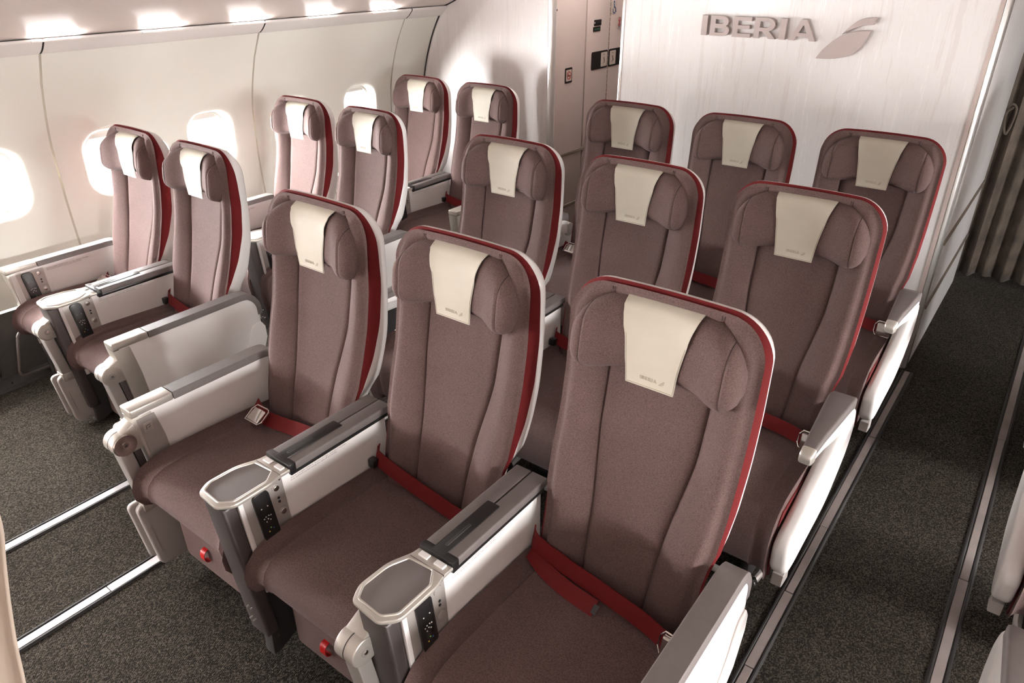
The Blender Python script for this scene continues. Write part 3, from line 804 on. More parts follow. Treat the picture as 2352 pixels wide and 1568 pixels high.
    tube(bm, [(x, cover(x, .985)[1]-.0003, cover(x, .985)[2]) for x in [-.053+.0106*q for q in range(11)]], .0007, 4)
    obj('stitching', bm, m_emboss, cv)
    # seat cushion
    if drape:
        path = [(-.12, .440), (-.2, .447), (-.30, .451), (-.40, .455), (-.48, .456), (-.53, .452), (-.565, .440), (-.588, .418), (-.600, .385), (-.602, .34), (-.596, .29), (-.585, .255), (-.565, .24), (-.5, .235)]
    else:
        path = [(-.12, .440), (-.2, .447), (-.30, .451), (-.40, .455), (-.48, .456), (-.54, .452), (-.575, .440), (-.596, .420), (-.604, .396), (-.602, .37), (-.590, .35), (-.565, .338), (-.5, .335), (-.14, .335)]
    if drape: path += [(-.14, .30)]
    sc = obj('seat_cushion', cushion_bm(path, CW), m_plum, t, 60)
    bm = newbm()
    for s in (-1, 1):
        tube(bm, [(s*.182, y, z-.004 if y > -.56 else z) if y > -.56 else (s*.182, y+.004, z) for y, z in path[1:-3]], .0014, 5)
    obj('seam', bm, m_seam, sc)
    if red_side:
        bm = newbm(); s = red_side
        pth = [(y, z-.020) if y > -.55 else (y+.020, z-.006) for y, z in path[1:-2]]
        ribbon(bm, [(s*(CW+.0015), y, z-.006) for y, z in pth], (0, .25, 1), .034, .002); obj('red_gusset', bm, m_red, t)
    if not drape:
        bm = newbm(); box(bm, -.220, .220, -.565, -.20, .298, .334, .012, 3); obj('cushion_tray', bm, m_dark, t)
        bm = newbm(); box(bm, -.212, .212, -.540, -.455, .088, .300, .026, 4); lr = obj('leg_rest', bm, m_plum, t, 60)
        bm = newbm(); ribbon(bm, spline([(-.055, -.538, .206), (-.055, -.550, .204), (-.055, -.557, .192), (-.055, -.556, .172), (-.055, -.546, .162), (-.055, -.538, .164)], 4), (1, 0, 0), .022, .0012)
        obj('pull_tab', bm, m_redplas, lr)
        bm = newbm(); tube(bm, [(-.205, -.541, .270), (0, -.5415, .272), (.205, -.541, .270)], .0025, 6); obj('seam', bm, m_seam, lr)
    else:
        bm = newbm(); box(bm, -.215, .215, -.50, -.16, .25, .31, .01, 2); obj('seat_pan', bm, m_dark, t)
    # base frame
    for yy in (-.42, -.16):
        bm = newbm(); tube(bm, [(-.225, yy, .27), (.225, yy, .27)], .024, 12); obj('cross_beam', bm, m_dark, t)
    for xx in (-.13, .13):
        bm = newbm(); prism(bm, [(-.44, .27), (-.38, .27), (-.19, .05), (-.10, .05), (-.10, 0), (-.46, 0), (-.46, .04), (-.42, .06)], 'x', xx-.014, xx+.014, .004); obj('leg', bm, m_dark, t)
    by = 0 if drape else .085
    bm = newbm(); tube(bm, [(p[0], p[1]+(by if p[1] < -.2 else 0), p[2]) for p in [(-.19, -.12, .13)]+[(-.19, -.47, .12), (-.185, -.508, .115), (-.16, -.518, .112)]+[(.16, -.518, .112), (.185, -.508, .115), (.19, -.47, .12), (.19, -.12, .13)]], .012, 10); bb = obj('baggage_bar', bm, m_silver2, t)
    for s in (-1, 1):
        bm = newbm(); tube(bm, [(s*.150, -.5185+by, .112), (s*.176, -.514+by, .113), (s*.190, -.498+by, .115)], .0145, 10); obj('bar_cap', bm, m_black, bb)
    # belt
    up = (0, .30, .95)
    if buckle == 'R':
        path = spline([(-.226, -.150, .512), (-.205, -.166, .500), (-.10, -.178, .488), (.02, -.190, .482), (.12, -.205, .480), (.178, -.222, .478)], 5)
        bm = newbm(); ribbon(bm, path, up, .046, .0016); sb = obj('seat_belt', bm, m_belt, t)
        path = spline([(-.222, -.170, .470), (-.17, -.192, .462), (-.09, -.212, .459), (.0, -.222, .459)], 5)
        bm = newbm(); ribbon(bm, path, (0, .75, .45), .040, .0015); obj('lower_strap', bm, m_belt, sb)
        bm = newbm(); box(bm, -.007, .007, -.016, .016, -.0015, .0015, .001, 1); xform(bm, lambda c: (c.x+.002, -.226+c.y*.6, .462+c.y*.3+c.z)); obj('tongue', bm, m_dark, sb)
        bm = newbm(); box(bm, -.026, .030, -.008, .008, -.023, .023, .004, 3); xform(bm, lambda c: (c.x+.200, -.232+c.y+c.z*.25, .482+c.z)); bk = obj('buckle', bm, m_chrome, sb)
        bm = newbm(); q = [(.172, -.236, .455), (.164, -.230, .470), (.166, -.222, .495), (.176, -.220, .509), (.225, -.224, .509), (.232, -.232, .50), (.230, -.240, .462), (.222, -.244, .455)]
        tube(bm, q, .0026, 6, close=True); obj('buckle_frame', bm, m_chrome, sb)
    elif buckle == 'L':
        path = spline([(.226, -.150, .50), (.10, -.176, .476), (-.02, -.190, .467), (-.12, -.205, .466), (-.170, -.206, .470), (-.222, -.190, .480)], 5)
        bm = newbm(); ribbon(bm, path, (0, .62, .70), .046, .0016); sb = obj('seat_belt', bm, m_belt, t)
        bm = newbm(); box(bm, -.028, .028, -.022, .022, -.008, .008, .004, 3); xform(bm, lambda c: (c.x-.150, -.236+c.y*.9, .486+c.y*.5+c.z)); obj('buckle', bm, m_chrome, sb)
        bm = newbm(); q = [(-.182, -.258, .478), (-.118, -.258, .478), (-.108, -.246, .486), (-.112, -.214, .504), (-.122, -.206, .506), (-.176, -.208, .506), (-.186, -.222, .498)]
        tube(bm, q, .0026, 6, close=True); obj('buckle_frame', bm, m_chrome, sb)
    else:
        path = spline([(-.228, -.150, .515), (-.212, -.168, .505), (-.10, -.176, .488), (.03, -.184, .478), (.14, -.190, .474), (.226, -.186, .478)], 5)
        bm = newbm(); ribbon(bm, path, up, .046, .0016); sb = obj('seat_belt', bm, m_belt, t)
        bm = newbm(); box(bm, -.012, .012, -.012, .012, -.014, .014, .004, 2); xform(bm, lambda c: (c.x-.221, c.y-.180, c.z+.493)); obj('belt_anchor', bm, m_black, sb)
    return t

# ------------------------------------------------------------------ consoles and armrests
def cap_bm(x0, x1, y0, y1, z0=.612, z1=.640, bev=.006): return box(newbm(), x0, x1, y0, y1, z0, z1, bev, 3)
def handset(parent, xface, yc, zc):
    """black remote in its recess on the +x face, long axis tilted with the post"""
    hb = prism(newbm(), [(y-z*.09, z) for y, z in rrect(.0235, .084, .015, 5)], 'x', -.004, .006, .002, 2)
    xform(hb, lambda c: (c.x+xface, c.y+yc, c.z+zc)); h = obj('handset', hb, m_black, parent)
    def keys(name, pts, m, r=.0026):
        bm = newbm()
        for y, z in pts: cyl(bm, (xface+.0065, yc+y-z*.09, zc+z), 'x', r, .0008, 8)
        obj(name, bm, m, h)
    keys('white_keys', [(-.009, .036), (.009, .036), (-.010, .002), (-.004, .006), (.004, .006), (.010, .004), (-.006, -.010), (.006, -.009), (.0, -.003)], m_keyw, .0017)
    keys('green_key', [(.0, -.034)], m_keyg, .0018); keys('yellow_key', [(-.007, -.044)], m_keyy, .0018); keys('blue_key', [(.007, -.040)], m_keyb, .0018)
    return h
def knob(parent, xf, y, z, r=.0125):
    b = obj('button', cyl(newbm(), (xf+.001, y, z), 'x', r, .002, 20, .001), m_silver2, parent)
    obj('button_dome', cyl(newbm(), (xf+.003, y, z), 'x', r*.68, .003, 18, .002, 3), m_chrome, b)
LINE1 = 'Guarde y asegure el mando durante el rodaje, despegue y aterrizaje.'
LINE2 = 'Stow and latch handset during taxi, take-off and landing.'
def printed(parent, xf, y0, z0, w=.19):
    bm = text_bm(LINE1+'\n'+LINE2, 1, 0, 0, res=1); fit_bm(bm, w=w)
    xform(bm, lambda c: (xf+.0006, y0+c.x, z0+c.y)); obj('printed_notice', bm, m_ink, parent, 0)

def folding_monitor(px, py, pz, disc=False, zbot=.075, facing=1):
    """stowed screen: knuckle with axis along x, flat arm going down, hinge and screen shell"""
    t = thing('folding_monitor')
    bm = newbm(); cyl(bm, (px, py, pz), 'x', .036, .030, 28, .004, 3); k = obj('pivot_knuckle', bm, m_silver, t)
    bm = newbm(); cyl(bm, (px, py, pz), 'x', .0367, .0012, 28); obj('pivot_groove', bm, m_post, k)
    bm = newbm(); prism(bm, [(py+.0, pz+.036), (py+.05, pz+.060), (py+.06, pz+.060), (py+.06, pz-.036), (py, pz-.036)], 'x', px-.028, px+.028, .004); obj('pivot_bracket', bm, m_silver, t)
    if disc:
        bm = newbm(); n = 32
        rows = [[(px+.030+dx, py+r*math.cos(2*math.pi*q/n), pz+r*math.sin(2*math.pi*q/n)) for q in range(n)] for r, dx in ((.035, 0), (.033, .004), (.028, .0045), (.010, .001), (.009, .003), (.0001, .003))]
        grid(bm, rows, close=True); bmesh.ops.recalc_face_normals(bm, faces=bm.faces[:]); obj('pivot_disc', bm, m_steel, k)
        bm = newbm(); cyl(bm, (px+.034, py, pz), 'x', .005, .002, 6); obj('screw', bm, m_post, k)
    else:
        bm = newbm(); cyl(bm, (px+.030, py, pz), 'x', .012, .0012, 24); obj('pivot_ring', bm, m_silver2, k)
        bm = newbm(); cyl(bm, (px+.0315, py, pz), 'x', .0055, .0012, 16, .0006, 1); obj('screw', bm, m_chrome, k)
    za = .315
    bm = newbm(); prism(bm, [(py-.022, pz-.026), (py+.016, pz-.030), (py+.040, za), (py+.002, za)], 'x', px-.024, px+.024, .004, 3); obj('arm', bm, m_silver2, t)
    bm = newbm(); prism(bm, [(py+.018, pz-.02), (py+.040, pz-.02), (py+.062, za+.02), (py+.040, za+.02)], 'x', px-.010, px+.022, .003); obj('arm_liner', bm, m_post, t)
    bm = newbm(); box(bm, px-.026, px+.026, py-.002, py+.046, za-.034, za+.004, .004); hg = obj('hinge', bm, m_silver, t)
    bm = newbm(); cyl(bm, (px, py+.022, za-.016), 'x', .012, .029, 16, .002); obj('hinge_pin', bm, m_silver2, hg)
    # screen: thin slab leaning like the arm; outer back cover, face with rounded corners, dark pad behind it
    ang = .10
    def lean(c): return (c.x, c.y+(za-.02-c.z)*ang, c.z)
    bm = newbm(); prism(bm, [(py+.02+a, (za+zbot)/2+b) for a, b in rrect(.055, (za-zbot)/2-.005, .020, 5)], 'x', px-.024, px-.006, .005, 3); xform(bm, lean); obj('screen_back', bm, m_panelgrey, t)
    bm = newbm(); prism(bm, [(py+.040+a, (za+zbot)/2-.018+b) for a, b in rrect(.062, (za-zbot)/2+.010, .026, 6)], 'x', px-.004, px+.018, .006, 3); xform(bm, lean); sf = obj('screen_cover', bm, m_panelgrey, t)
    bm = newbm(); prism(bm, [(py-.003+a, (za+zbot)/2-.03+b) for a, b in rrect(.003, .055, .0028, 3)], 'x', px+.017, px+.0188); xform(bm, lean); obj('cover_slot', bm, m_silver2, sf)
    bm = newbm(); prism(bm, [(py+.095+a, (za+zbot)/2+.005+b) for a, b in rrect(.028, (za-zbot)/2-.03, .014, 5)], 'x', px-.004, px+.014, .004); xform(bm, lean); obj('screen_pad', bm, m_dark, t)
    return t

def socket(parent, x0, x1, y, z):
    bm = newbm(); box(bm, x0, x1, y-.004, y+.006, z-.045, z+.045, .003); s = obj('power_socket', bm, m_black, parent)
    bm = newbm()
    for dz in (-.022, .018):
        for dx in (-.006, .006): cyl(bm, ((x0+x1)/2+dx, y-.0045, z+dz), 'y', .0022, .0006, 8)
    obj('socket_pins', bm, m_chrome, s)
def build_console(front=-.64):
    """armrest console between two seats with tray, controls and handset on the +x face"""
    t = thing('seat_console'); d = front+.64
    xr = .043
    bm = newbm(); prism(bm, [(-.470+d, .622), (-.105, .622), (-.105, .30), (-.455+d, .30)], 'x', -xr, xr, .004); sp = obj('side_panel', bm, m_white, t)
    printed(t, xr, -.445+d, .590)
    bm = newbm(); prism(bm, [(-.602+d, .628), (-.470+d, .628), (-.455+d, .30), (-.575+d, .30)], 'x', -xr+.001, xr+.0015, .003); cp = obj('control_panel', bm, m_silver2, t)
    bm = newbm(); prism(bm, [(-.601+d, .622), (-.588+d, .622), (-.565+d, .30), (-.578+d, .30)], 'x', xr-.004, xr+.0045, .002); obj('white_trim', bm, m_white, t)
    knob(cp, xr+.001, -.492+d, .600); knob(cp, xr+.001, -.484+d, .520)
    bm = newbm()
    for dz in (-.006, .006): cyl(bm, (xr+.0022, -.489+d, .560+dz), 'x', .0036, .001, 10)
    obj('headphone_jack', bm, m_black, cp)
    bm = newbm(); cyl(bm, (xr+.002, -.478+d, .619), 'x', .003, .001, 10); obj('screw', bm, m_steel, cp)
    handset(t, xr+.002, -.533+d, .533)
    bm = newbm(); prism(bm, [(-.640+d, .622), (-.600+d, .622), (-.574+d, .30), (-.560+d, .14), (-.600+d, .14), (-.614+d, .30)], 'x', -xr, xr-.001, .010, 3); fp = obj('front_post', bm, m_post, t)
    bm = newbm(); box(bm, -xr+.006, xr-.006, -.612+d, -.604+d, .165, .275, .003); xform(bm, lambda c: (c.x, c.y+(.28-c.z)*.10, c.z)); obj('power_socket', bm, m_black, fp)
    bm = newbm()
    for dz in (-.02, .025):
        for dx in (-.008, .008): cyl(bm, (dx, -.609+d, .22+dz), 'y', .0024, .006, 8)
    obj('socket_pins', bm, m_silver2, fp)
    bm = newbm(); prism(bm, [(-.575+d, .30), (-.20, .30), (-.20, .20), (-.56+d, .04), (-.585+d, .04)], 'x', -.022, .022, .006); obj('stanchion', bm, m_dark, t)
    bm = newbm(); cyl(bm, (-xr-.004, -.580+d, .175), 'x', .011, .005, 16, .002); obj('release_button', bm, m_redplas, fp)
    # cap, two halves, with the black table latch let in
    for s in (-1, 1):
        a, c = sorted((s*.0012, s*.048)); bm = newbm(); box(bm, a, c, -.440+d, -.085, .618, .642, .004, 3); obj('armrest_cap', bm, m_grey, t)
    bm = newbm(); box(bm, -.046, .046, -.442+d, -.095, .606, .620, .003); obj('cap_liner', bm, m_black, t)
    bm = newbm(); box(bm, -.050, .050, -.446+d, -.425+d, .612, .6435, .003); lt = obj('table_latch', bm, m_black, t)
    bm = newbm(); prism(bm, rrect(.019, .100, .004, 3), 'z', .632, .6440, .002); xform(bm, lambda c: (c.x, c.y-.340+d, c.z)); obj('latch_plate', bm, m_black, lt)
    bm = newbm(); prism(bm, rrect(.004, .042, .003, 3), 'z', .640, .6455, .001); xform(bm, lambda c: (c.x+.002, c.y-.372+d, c.z)); obj('latch_slot', bm, m_dark, lt)
    # tray
    out_ = arc_poly([(-.050, -.446), (-.052, -.466), (-.075, -.520), (-.078, -.603), (-.056, -.640), (.026, -.646), (.058, -.614), (.058, -.505), (.050, -.480), (.050, -.446)], [0, .012, .018, .018, .012, .012, .015, .014, .012, 0], 5)
    inn = arc_poly([(-.044, -.484), (.022, -.479), (.046, -.512), (.046, -.607), (.021, -.632), (-.049, -.628), (-.066, -.599), (-.064, -.530)], [.006, .005, .006, .009, .009, .008, .008, .014], 4)
    bm = newbm(); prism(bm, [(x, y+d) for x, y in out_], 'z', .622, .634, .004, 2); tf = obj('tray_frame', bm, m_silver, t)
    # raised rim: swept tube along the inner outline
    bm = newbm(); tube(bm, [(x, y+d, 0.6350) for x, y in inn], .0028, 8, close=True); obj('tray_rim', bm, m_silver, tf)
    bm = newbm(); prism(bm, [(x, y+d) for x, y in inn], 'z', .630, .6344); obj('tray_mat', bm, m_tray, tf)
    for x in (-.022, .024):
        bm = newbm(); box(bm, x-.014, x+.014, -.466+d, -.451+d, .632, .6385, .0015, 1); obj('seat_button', bm, m_white, tf)
    bm = newbm(); box(bm, -.0495, .0505, -.4765+d, -.4755+d, .630, .6345); obj('tray_joint', bm, m_post, tf)
    return t

def end_arm(inner, front, kind):
    """fixed armrest at the end of a seat block; inner=+1 when the seat is on the +x side.
    kind 'aisle' (socket block on the seat side), 'wall' (controls and handset on the +x face)"""
    t = thing('aisle_console' if kind == 'aisle' else 'wall_console')
    h = .030; f = front
    body = arc_poly([(f+.020, .618), (-.095, .618), (-.050, .575), (-.045, .47), (-.075, .36), (-.18, .285), (f+.075, .285), (f+.045, .33)], [0, .05, .05, .06, .08, .06, .02, .02], 5)
    bm = newbm(); prism(bm, body, 'x', -h+.0015, h-.0015, .003); obj('side_panel', bm, m_white, t)
    # pad on top, rolling over the rear end
    pad = spline([(f+.135, 0, .628), (-.20, 0, .628), (-.105, 0, .627), (-.070, 0, .612), (-.046, 0, .575), (-.042, 0, .53)], 6)
    bm = newbm(); rows = []
    for i, p in enumerate(pad):
        a = pad[max(0, i-1)]; c = pad[min(len(pad)-1, i+1)]
        dd = Vector((c[0]-a[0], c[2]-a[2])).normalized(); n = Vector((-dd.y, dd.x))*.011
        q = Vector((p[0], p[2])); o_, i_ = q+n, q-n*1.2
        rows.append([(-h, i_.x, i_.y), (-h, lerp(i_.x, o_.x, .75), lerp(i_.y, o_.y, .75)), (-h+.004, o_.x, o_.y), (h-.004, o_.x, o_.y), (h, lerp(i_.x, o_.x, .75), lerp(i_.y, o_.y, .75)), (h, i_.x, i_.y)])
    V = grid(bm, rows, close=True); bm.faces.new(V[0]); bm.faces.new(V[-1][::-1]); bmesh.ops.recalc_face_normals(bm, faces=bm.faces[:])
    obj('armrest_pad', bm, m_grey, t, 40)
    bm = newbm(); box(bm, -h, h, f, f+.134, .614, .640, .005, 3); obj('front_cap', bm, m_silver, t)
    fb = arc_poly([(f+.001, .6135), (f+.060, .6135), (f+.078, .50), (f+.090, .33), (f+.05, .30), (f+.032, .33), (f+.012, .52)], [0, 0, .02, .03, .01, 0, .02], 4)
    bm = newbm(); prism(bm, fb, 'x', -h+.0005, h-.0005, .003); obj('front_block', bm, m_silver, t)
    bm = newbm(); prism(bm, [(f+.040, .36), (f+.080, .36), (f+.10, .16), (f+.06, .16)], 'x', -h+.004, h-.004, .006); fp = obj('front_post', bm, m_post, t)
    bm = newbm(); box(bm, -.018, .018, f+.055, -.20, .04, .30, .01); obj('stanchion', bm, m_dark, t)
    if kind == 'aisle':
        s = inner; xx = s*(h-.001)
        sock = arc_poly([(f+.012, .605), (f+.066, .605), (f+.082, .52), (f+.086, .46), (f+.07, .42), (f+.03, .43)], [.0, .0, .02, .03, .02, .01], 4)
        bm = newbm(); prism(bm, sock, 'x', min(xx, xx+s*.003), max(xx, xx+s*.003), .001, 1); sk = obj('socket_plate', bm, m_silver2, t)
        bm = newbm(); box(bm, min(xx+s*.002, xx+s*.005), max(xx+s*.002, xx+s*.005), f+.026, f+.052, .555, .585, .001, 1); ic = obj('button', bm, m_silver, sk)
        bm = newbm(); tube(bm, [(xx+s*.0055, f+.033, .563), (xx+s*.0055, f+.033, .575), (xx+s*.0055, f+.045, .576)], .0011, 5); tube(bm, [(xx+s*.0055, f+.039, .566), (xx+s*.0055, f+.045, .571)], .0011, 5); obj('button_symbol', bm, m_post, sk)
        # raised rear panel on the aisle face
        xo = -s*(h-.0025)
        ln = spline([(-.052, 0, .50), (-.085, 0, .495), (-.105, 0, .470), (-.135, 0, .405), (-.19, 0, .345), (-.28, 0, .305), (-.36, 0, .290)], 5)
        poly = [(p[0], p[2]) for p in ln]+[(-.30, .272), (-.16, .262), (-.07, .33), (-.034, .42), (-.034, .47)]
        bm = newbm(); prism(bm, poly, 'x', min(xo, xo-s*.008), max(xo, xo-s*.008), .004, 2); rp = obj('rear_panel', bm, m_white, t)
    else:
        xr = h-.0015
        bm = newbm(); prism(bm, [(f+.015, .606), (f+.150, .606), (f+.160, .30), (f+.048, .30)], 'x', xr-.004, xr+.002, .001, 1); cp = obj('control_panel', bm, m_silver2, t)
        bm = newbm(); prism(bm, [(f+.012, .606), (f+.036, .606), (f+.060, .26), (f+.036, .26)], 'x', xr-.002, xr+.005, .002); obj('white_trim', bm, m_white, t)
        knob(cp, xr+.002, f+.125, .588); knob(cp, xr+.002, f+.135, .508)
        bm = newbm()
        for dz in (-.006, .006): cyl(bm, (xr+.0028, f+.130, .548+dz), 'x', .0036, .001, 10)
        obj('headphone_jack', bm, m_black, cp)
        handset(t, xr+.003, f+.085, .520)
        printed(t, xr, f+.165, .585)
    return t

def swing_arm(s=1):
    """lifting aisle armrest with side shroud; s=+1: aisle on the +x side. x is measured from the seat centre"""
    t = thing('lifting_console')
    prof = arc_poly([(-.105, .585), (-.055, .50), (-.085, .40), (-.24, .285), (-.555, .262), (-.612, .285), (-.622, .375), (-.595, .405), (-.40, .455), (-.23, .520), (-.18, .545)], [.03, .05, .06, .08, .03, .03, .02, .03, .1, .06, .02], 5)
    bm = newbm(); prism(bm, prof, 'x', .238*s if s > 0 else -.287, .287*s if s > 0 else -.238, .017, 4); sh_ = obj('side_shroud', bm, m_white, t, 50)
    prof2 = [(-.54, .262), (-.585, .262), (-.590, .225), (-.53, .215)]
    bm = newbm(); prism(bm, prof2, 'x', *sorted((.248*s, .280*s)), .002, 1); obj('shroud_foot', bm, m_panelgrey, t)
    def loft(secs, name, m, bev=.008):
        bm = newbm(); rows = []
        for y, x0, x1, z0, z1 in secs:
            pts = arc_poly([(x0, z0), (x1, z0), (x1, z1), (x0, z1)], bev, 3); rows.append([(p[0]*s, y, p[1]) for p in pts])
        V = grid(bm, rows, close=True); bm.faces.new(V[0]); bm.faces.new(V[-1]); bmesh.ops.recalc_face_normals(bm, faces=bm.faces[:])
        return obj(name, bm, m, t, 50)
    loft([(-.500, .236, .272, .622, .646), (-.42, .230, .276, .622, .650), (-.30, .222, .284, .618, .652), (-.205, .216, .290, .614, .650), (-.165, .218, .290, .600, .642), (-.150, .224, .286, .596, .630)], 'arm_pad', m_grey)
    loft([(-.500, .238, .271, .606, .632), (-.42, .233, .275, .596, .628), (-.30, .226, .283, .572, .626), (-.205, .222, .288, .545, .622), (-.16, .224, .288, .53, .612)], 'arm_body', m_white)
    loft([(-.532, .240, .268, .612, .634), (-.524, .236, .272, .606, .642), (-.500, .235, .2735, .602, .6475)], 'arm_end', m_silver, .009)
    bm = newbm(); cyl(bm, (.255*s, -.13, .545), 'x', .035, .028, 20, .004); obj('arm_pivot', bm, m_panelgrey, t)
    return t

# ------------------------------------------------------------------ place the seat blocks
S, P = .56, .9278
BX, BYW, S2 = -1.6415, .2904, .5313
ROWN = ('front', 'second', 'rear')
def seat_block(xs, y0, kinds, names, group, dz, drapes, reds):
    global DZ, XS
    DZ = dz; proto = {}; XS = .958 if dz == -.05 else 1.0
    for r in range(3):
        for c, x in enumerate(xs):
            key = (kinds[c], drapes[r], reds[c] if r else 0)
            lab = names(r, c)
            loc = (x, y0+r*P, 0)
            if key not in proto:
                t = build_seat(*key); t.location = loc; tag(t, lab, 'airplane seat', group); proto[key] = t
            else: dup(proto[key], loc, lab)
    DZ = 0; XS = 1.0
COLM = ('beside the left aisle', 'in the centre', 'beside the right aisle')
seat_block([0, S, 2*S], 0, ['L', 'none', 'R'], lambda r, c: 'plum seat with red edging, %s row of middle block, %s' % (ROWN[r], COLM[c]), 'middle block seats', 0, [False, True, True], [0, 0, 1])
COLW = ('against the window wall', 'beside the aisle')
seat_block([BX, BX+S2], BYW, ['L', 'none'], lambda r, c: 'plum seat with cream headrest cover, %s row of window pair, %s' % (ROWN[r], COLW[c]), 'window pair seats', -.05, [False, True, True], [0, 0])
RX = 2.155
seat_block([RX, RX+S2], BYW, ['none', 'L'], lambda r, c: 'plum seat across the right aisle, %s row, %s' % (ROWN[r], ('at the picture edge', 'beside the far window wall')[c]), 'right block seats', -.03, [True, True, True], [-1, 0])

def row_things(build, locs, labels, cat, group):
    first = build(); first.location = locs[0]; tag(first, labels[0], cat, group)
    for l, lab in zip(locs[1:], labels[1:]): dup(first, l, lab)
    return first
row_things(lambda: build_console(-.640), [(.28+S*c, r*P, 0) for r in range(3) for c in range(2)],
           ['console with drinks tray, %s row of middle block, %s' % (ROWN[r], ('left of centre seat', 'right of centre seat')[c]) for r in range(3) for c in range(2)], 'console', 'middle block consoles')
row_things(lambda: end_arm(1, -.565, 'aisle'), [(-.28, 0, 0)], ['white arm console with long grey pad, left end of middle block, front row'], 'arm console', 'fixed aisle armrests')
row_things(lambda: end_arm(-1, -.62, 'aisle'), [(2*S+.257, 0, 0)], ['white armrest with long grey pad on the right aisle side, front row'], 'arm console', 'fixed aisle armrests')
row_things(lambda: swing_arm(-1), [(0, r*P, 0) for r in (1, 2)], ['lifting armrest over white shroud, left end of middle block, %s row' % ROWN[r] for r in (1, 2)], 'arm console', 'lifting armrests')
row_things(lambda: swing_arm(1), [(2*S, r*P, 0) for r in (1, 2)], ['lifting armrest with silver tip over white shroud, right aisle, %s row' % ROWN[r] for r in (1, 2)], 'arm console', 'lifting armrests')
DZ = -.03
row_things(lambda: swing_arm(-1), [(RX, BYW+r*P, 0) for r in range(3)], ['white shroud armrest across the right aisle at the picture edge, %s row' % n for n in ROWN], 'arm console', 'right block armrests')
DZ = -.055
row_things(lambda: build_console(-.640), [(BX+S2/2, BYW+r*P, 0) for r in range(3)], ['console with cream drinks tray between the window pair, %s row' % n for n in ROWN], 'console', 'window pair consoles')
row_things(lambda: end_arm(-1, -.645, 'aisle'), [(BX+1.5*S2+.01, BYW+r*P, 0) for r in range(3)], ['white arm console with rounded grey-edged end, aisle side of window pair, %s row' % n for n in ROWN], 'arm console', 'window pair aisle armrests')
row_things(lambda: end_arm(1, -.585, 'wall'), [(BX-S2/2, BYW+r*P, 0) for r in range(3)], ['white armrest with black handset against the window wall, %s row' % n for n in ROWN], 'arm console', 'window wall armrests')
DZ = 0
def mon(px, py, pz, disc, loc, label, zbot=.075):
    t = folding_monitor(px, py, pz, disc, zbot); t.location = loc; tag(t, label, 'monitor', 'stowed folding monitors'); return t
mon(-.005, -.600, .540, True, (-.28, 0, 0), 'stowed folding monitor with turned steel pivot at left end of middle front row')
mon(-.050, -.650, .515, False, (.28+S, 0, 0), 'stowed folding monitor on the front console right of the centre seat')
DZ = -.05
mon(-.015, -.655, .520, False, (BX+S2/2, BYW, 0), 'stowed folding monitor on the front console between the window pair', .10)
mon(.0, -.672, .520, False, (BX+1.5*S2+.01, BYW, 0), 'stowed folding monitor on the aisle armrest of the front window pair', .10)
DZ = 0

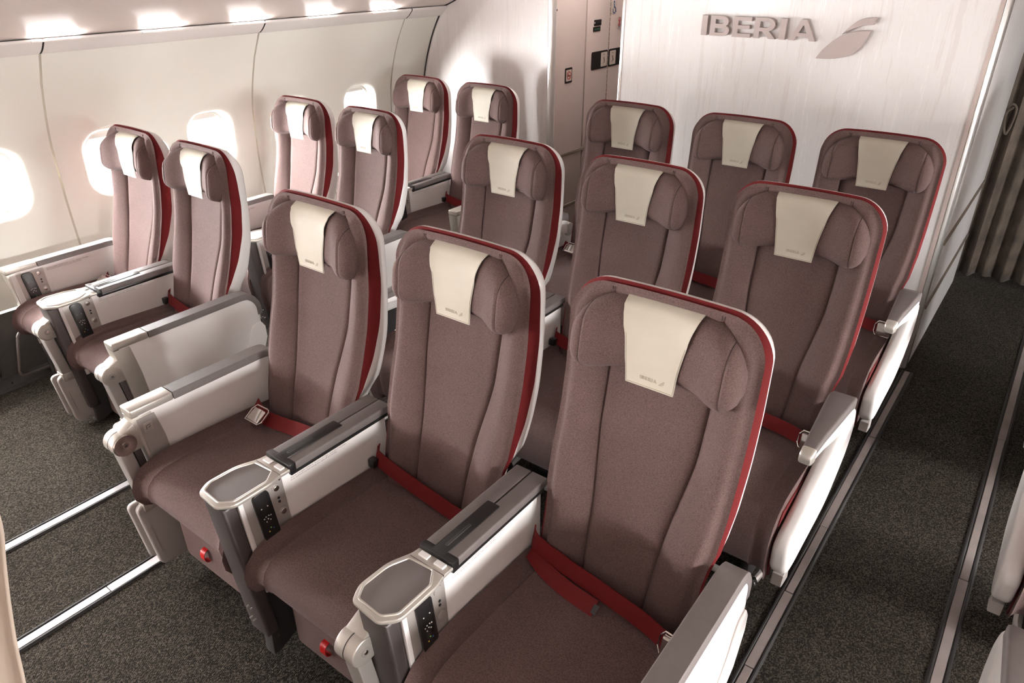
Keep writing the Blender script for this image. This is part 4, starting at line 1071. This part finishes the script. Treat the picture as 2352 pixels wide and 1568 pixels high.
# ------------------------------------------------------------------ curtains, wall loops
ct = thing('aisle_curtain', (1.30, 3.68, 0)); tag(ct, 'dark taupe pleated curtain drawn across the right aisle', 'curtain')
bm = newbm(); rows = []
nx = 150
for k in range(26):
    z = lerp(.05, 2.05, k/25); amp = lerp(.030, .022, k/25); row = []
    for i in range(nx):
        u = i/(nx-1); x = u*1.50
        ph = x*2*math.pi/.085+1.3*math.sin(x*9)+.25*math.sin(z*3+x*4)
        y = amp*math.sin(ph)+.012*math.sin(ph*.37+z*1.5)
        row.append((x, y, z+.012*math.sin(ph*.5)*(1 if k == 0 else 0)))
    rows.append(row)
grid(bm, rows); o = obj('cloth', bm, m_curtain, ct, 70)
sol = o.modifiers.new('thick', 'SOLIDIFY'); sol.thickness = .003
bm = newbm(); tube(bm, spline([(p[0]+.075, p[1], p[2]) for p in [(.0, -.06, 1.03), (.02, -.075, 1.06), (.045, -.075, 1.04), (.045, -.07, .97), (.03, -.065, .90), (.012, -.065, .94), (.005, -.07, 1.01), (.03, -.08, 1.045)]], 5), .006, 7); obj('tie_back', bm, m_curtain, ct)
bm = newbm(); tube(bm, [(-.01, -.02, 2.07), (1.52, -.02, 2.07)], .012, 10); obj('curtain_rail', bm, m_alu, ct)

cc = thing('cream_curtain', (.70, -1.15, 0)); tag(cc, 'edge of a cream cloth curtain hanging close by at the lower left corner', 'curtain')
bm = newbm(); rows = []
EDGE = [(2.10, .700, -1.03), (1.70, .716, -1.06), (1.40, .742, -1.09), (1.255, .776, -1.114), (1.205, .806, -1.123), (1.164, .823, -1.138), (1.119, .843, -1.154), (1.078, .861, -1.167), (1.043, .880, -1.177), (1.0, .90, -1.19), (.90, .93, -1.21), (.72, .93, -1.22), (.50, .90, -1.22)]
for z, x, y in [(p[0], p[1], p[2]) for p in spline(EDGE, 4)]:
    r = []
    for k in range(28):
        u = k/27; d_ = u*.13
        ph = u*15+z*.8; r.append((x-.70-d_*.85+.010*math.sin(z*31)*(1-u)*0, y+1.15-d_*.50+.022*math.sin(ph)*min(1, u*4), z+.004*math.sin(ph)))
    rows.append(r)
grid(bm, rows); o = obj('cloth', bm, m_cream_curtain, cc, 70)
sol = o.modifiers.new('thick', 'SOLIDIFY'); sol.thickness = .004
bm = newbm(); tube(bm, [(.03, .13, 2.12), (-.16, .02, 2.12)], .010, 8); obj('curtain_rail', bm, m_alu, cc)

def wall_loop(y, label):
    t = thing('wall_loop', (-1.985, y, 0)); tag(t, label, 'rail', 'tube loops on the dado')
    P_ = arc_poly([(-.10, .045), (.075, .045), (.075, .265), (-.10, .265)], .035, 6)
    bm = newbm(); tube(bm, [(.035+.0*p[0], p[0]+(.16-p[1])*-.25, p[1]) for p in P_], .0075, 10, close=True); obj('tube_frame', bm, m_loop, t)
    for z in (.09, .22):
        bm = newbm(); box(bm, -.03, .035, .05, .07, z-.012, z+.012, .003); obj('bracket', bm, m_dark, t)
wall_loop(-.235, 'bent grey tube loop fixed to the dado beside the front window seat')
wall_loop(-.50, 'bent grey tube loop on the dado at the left edge of the picture')
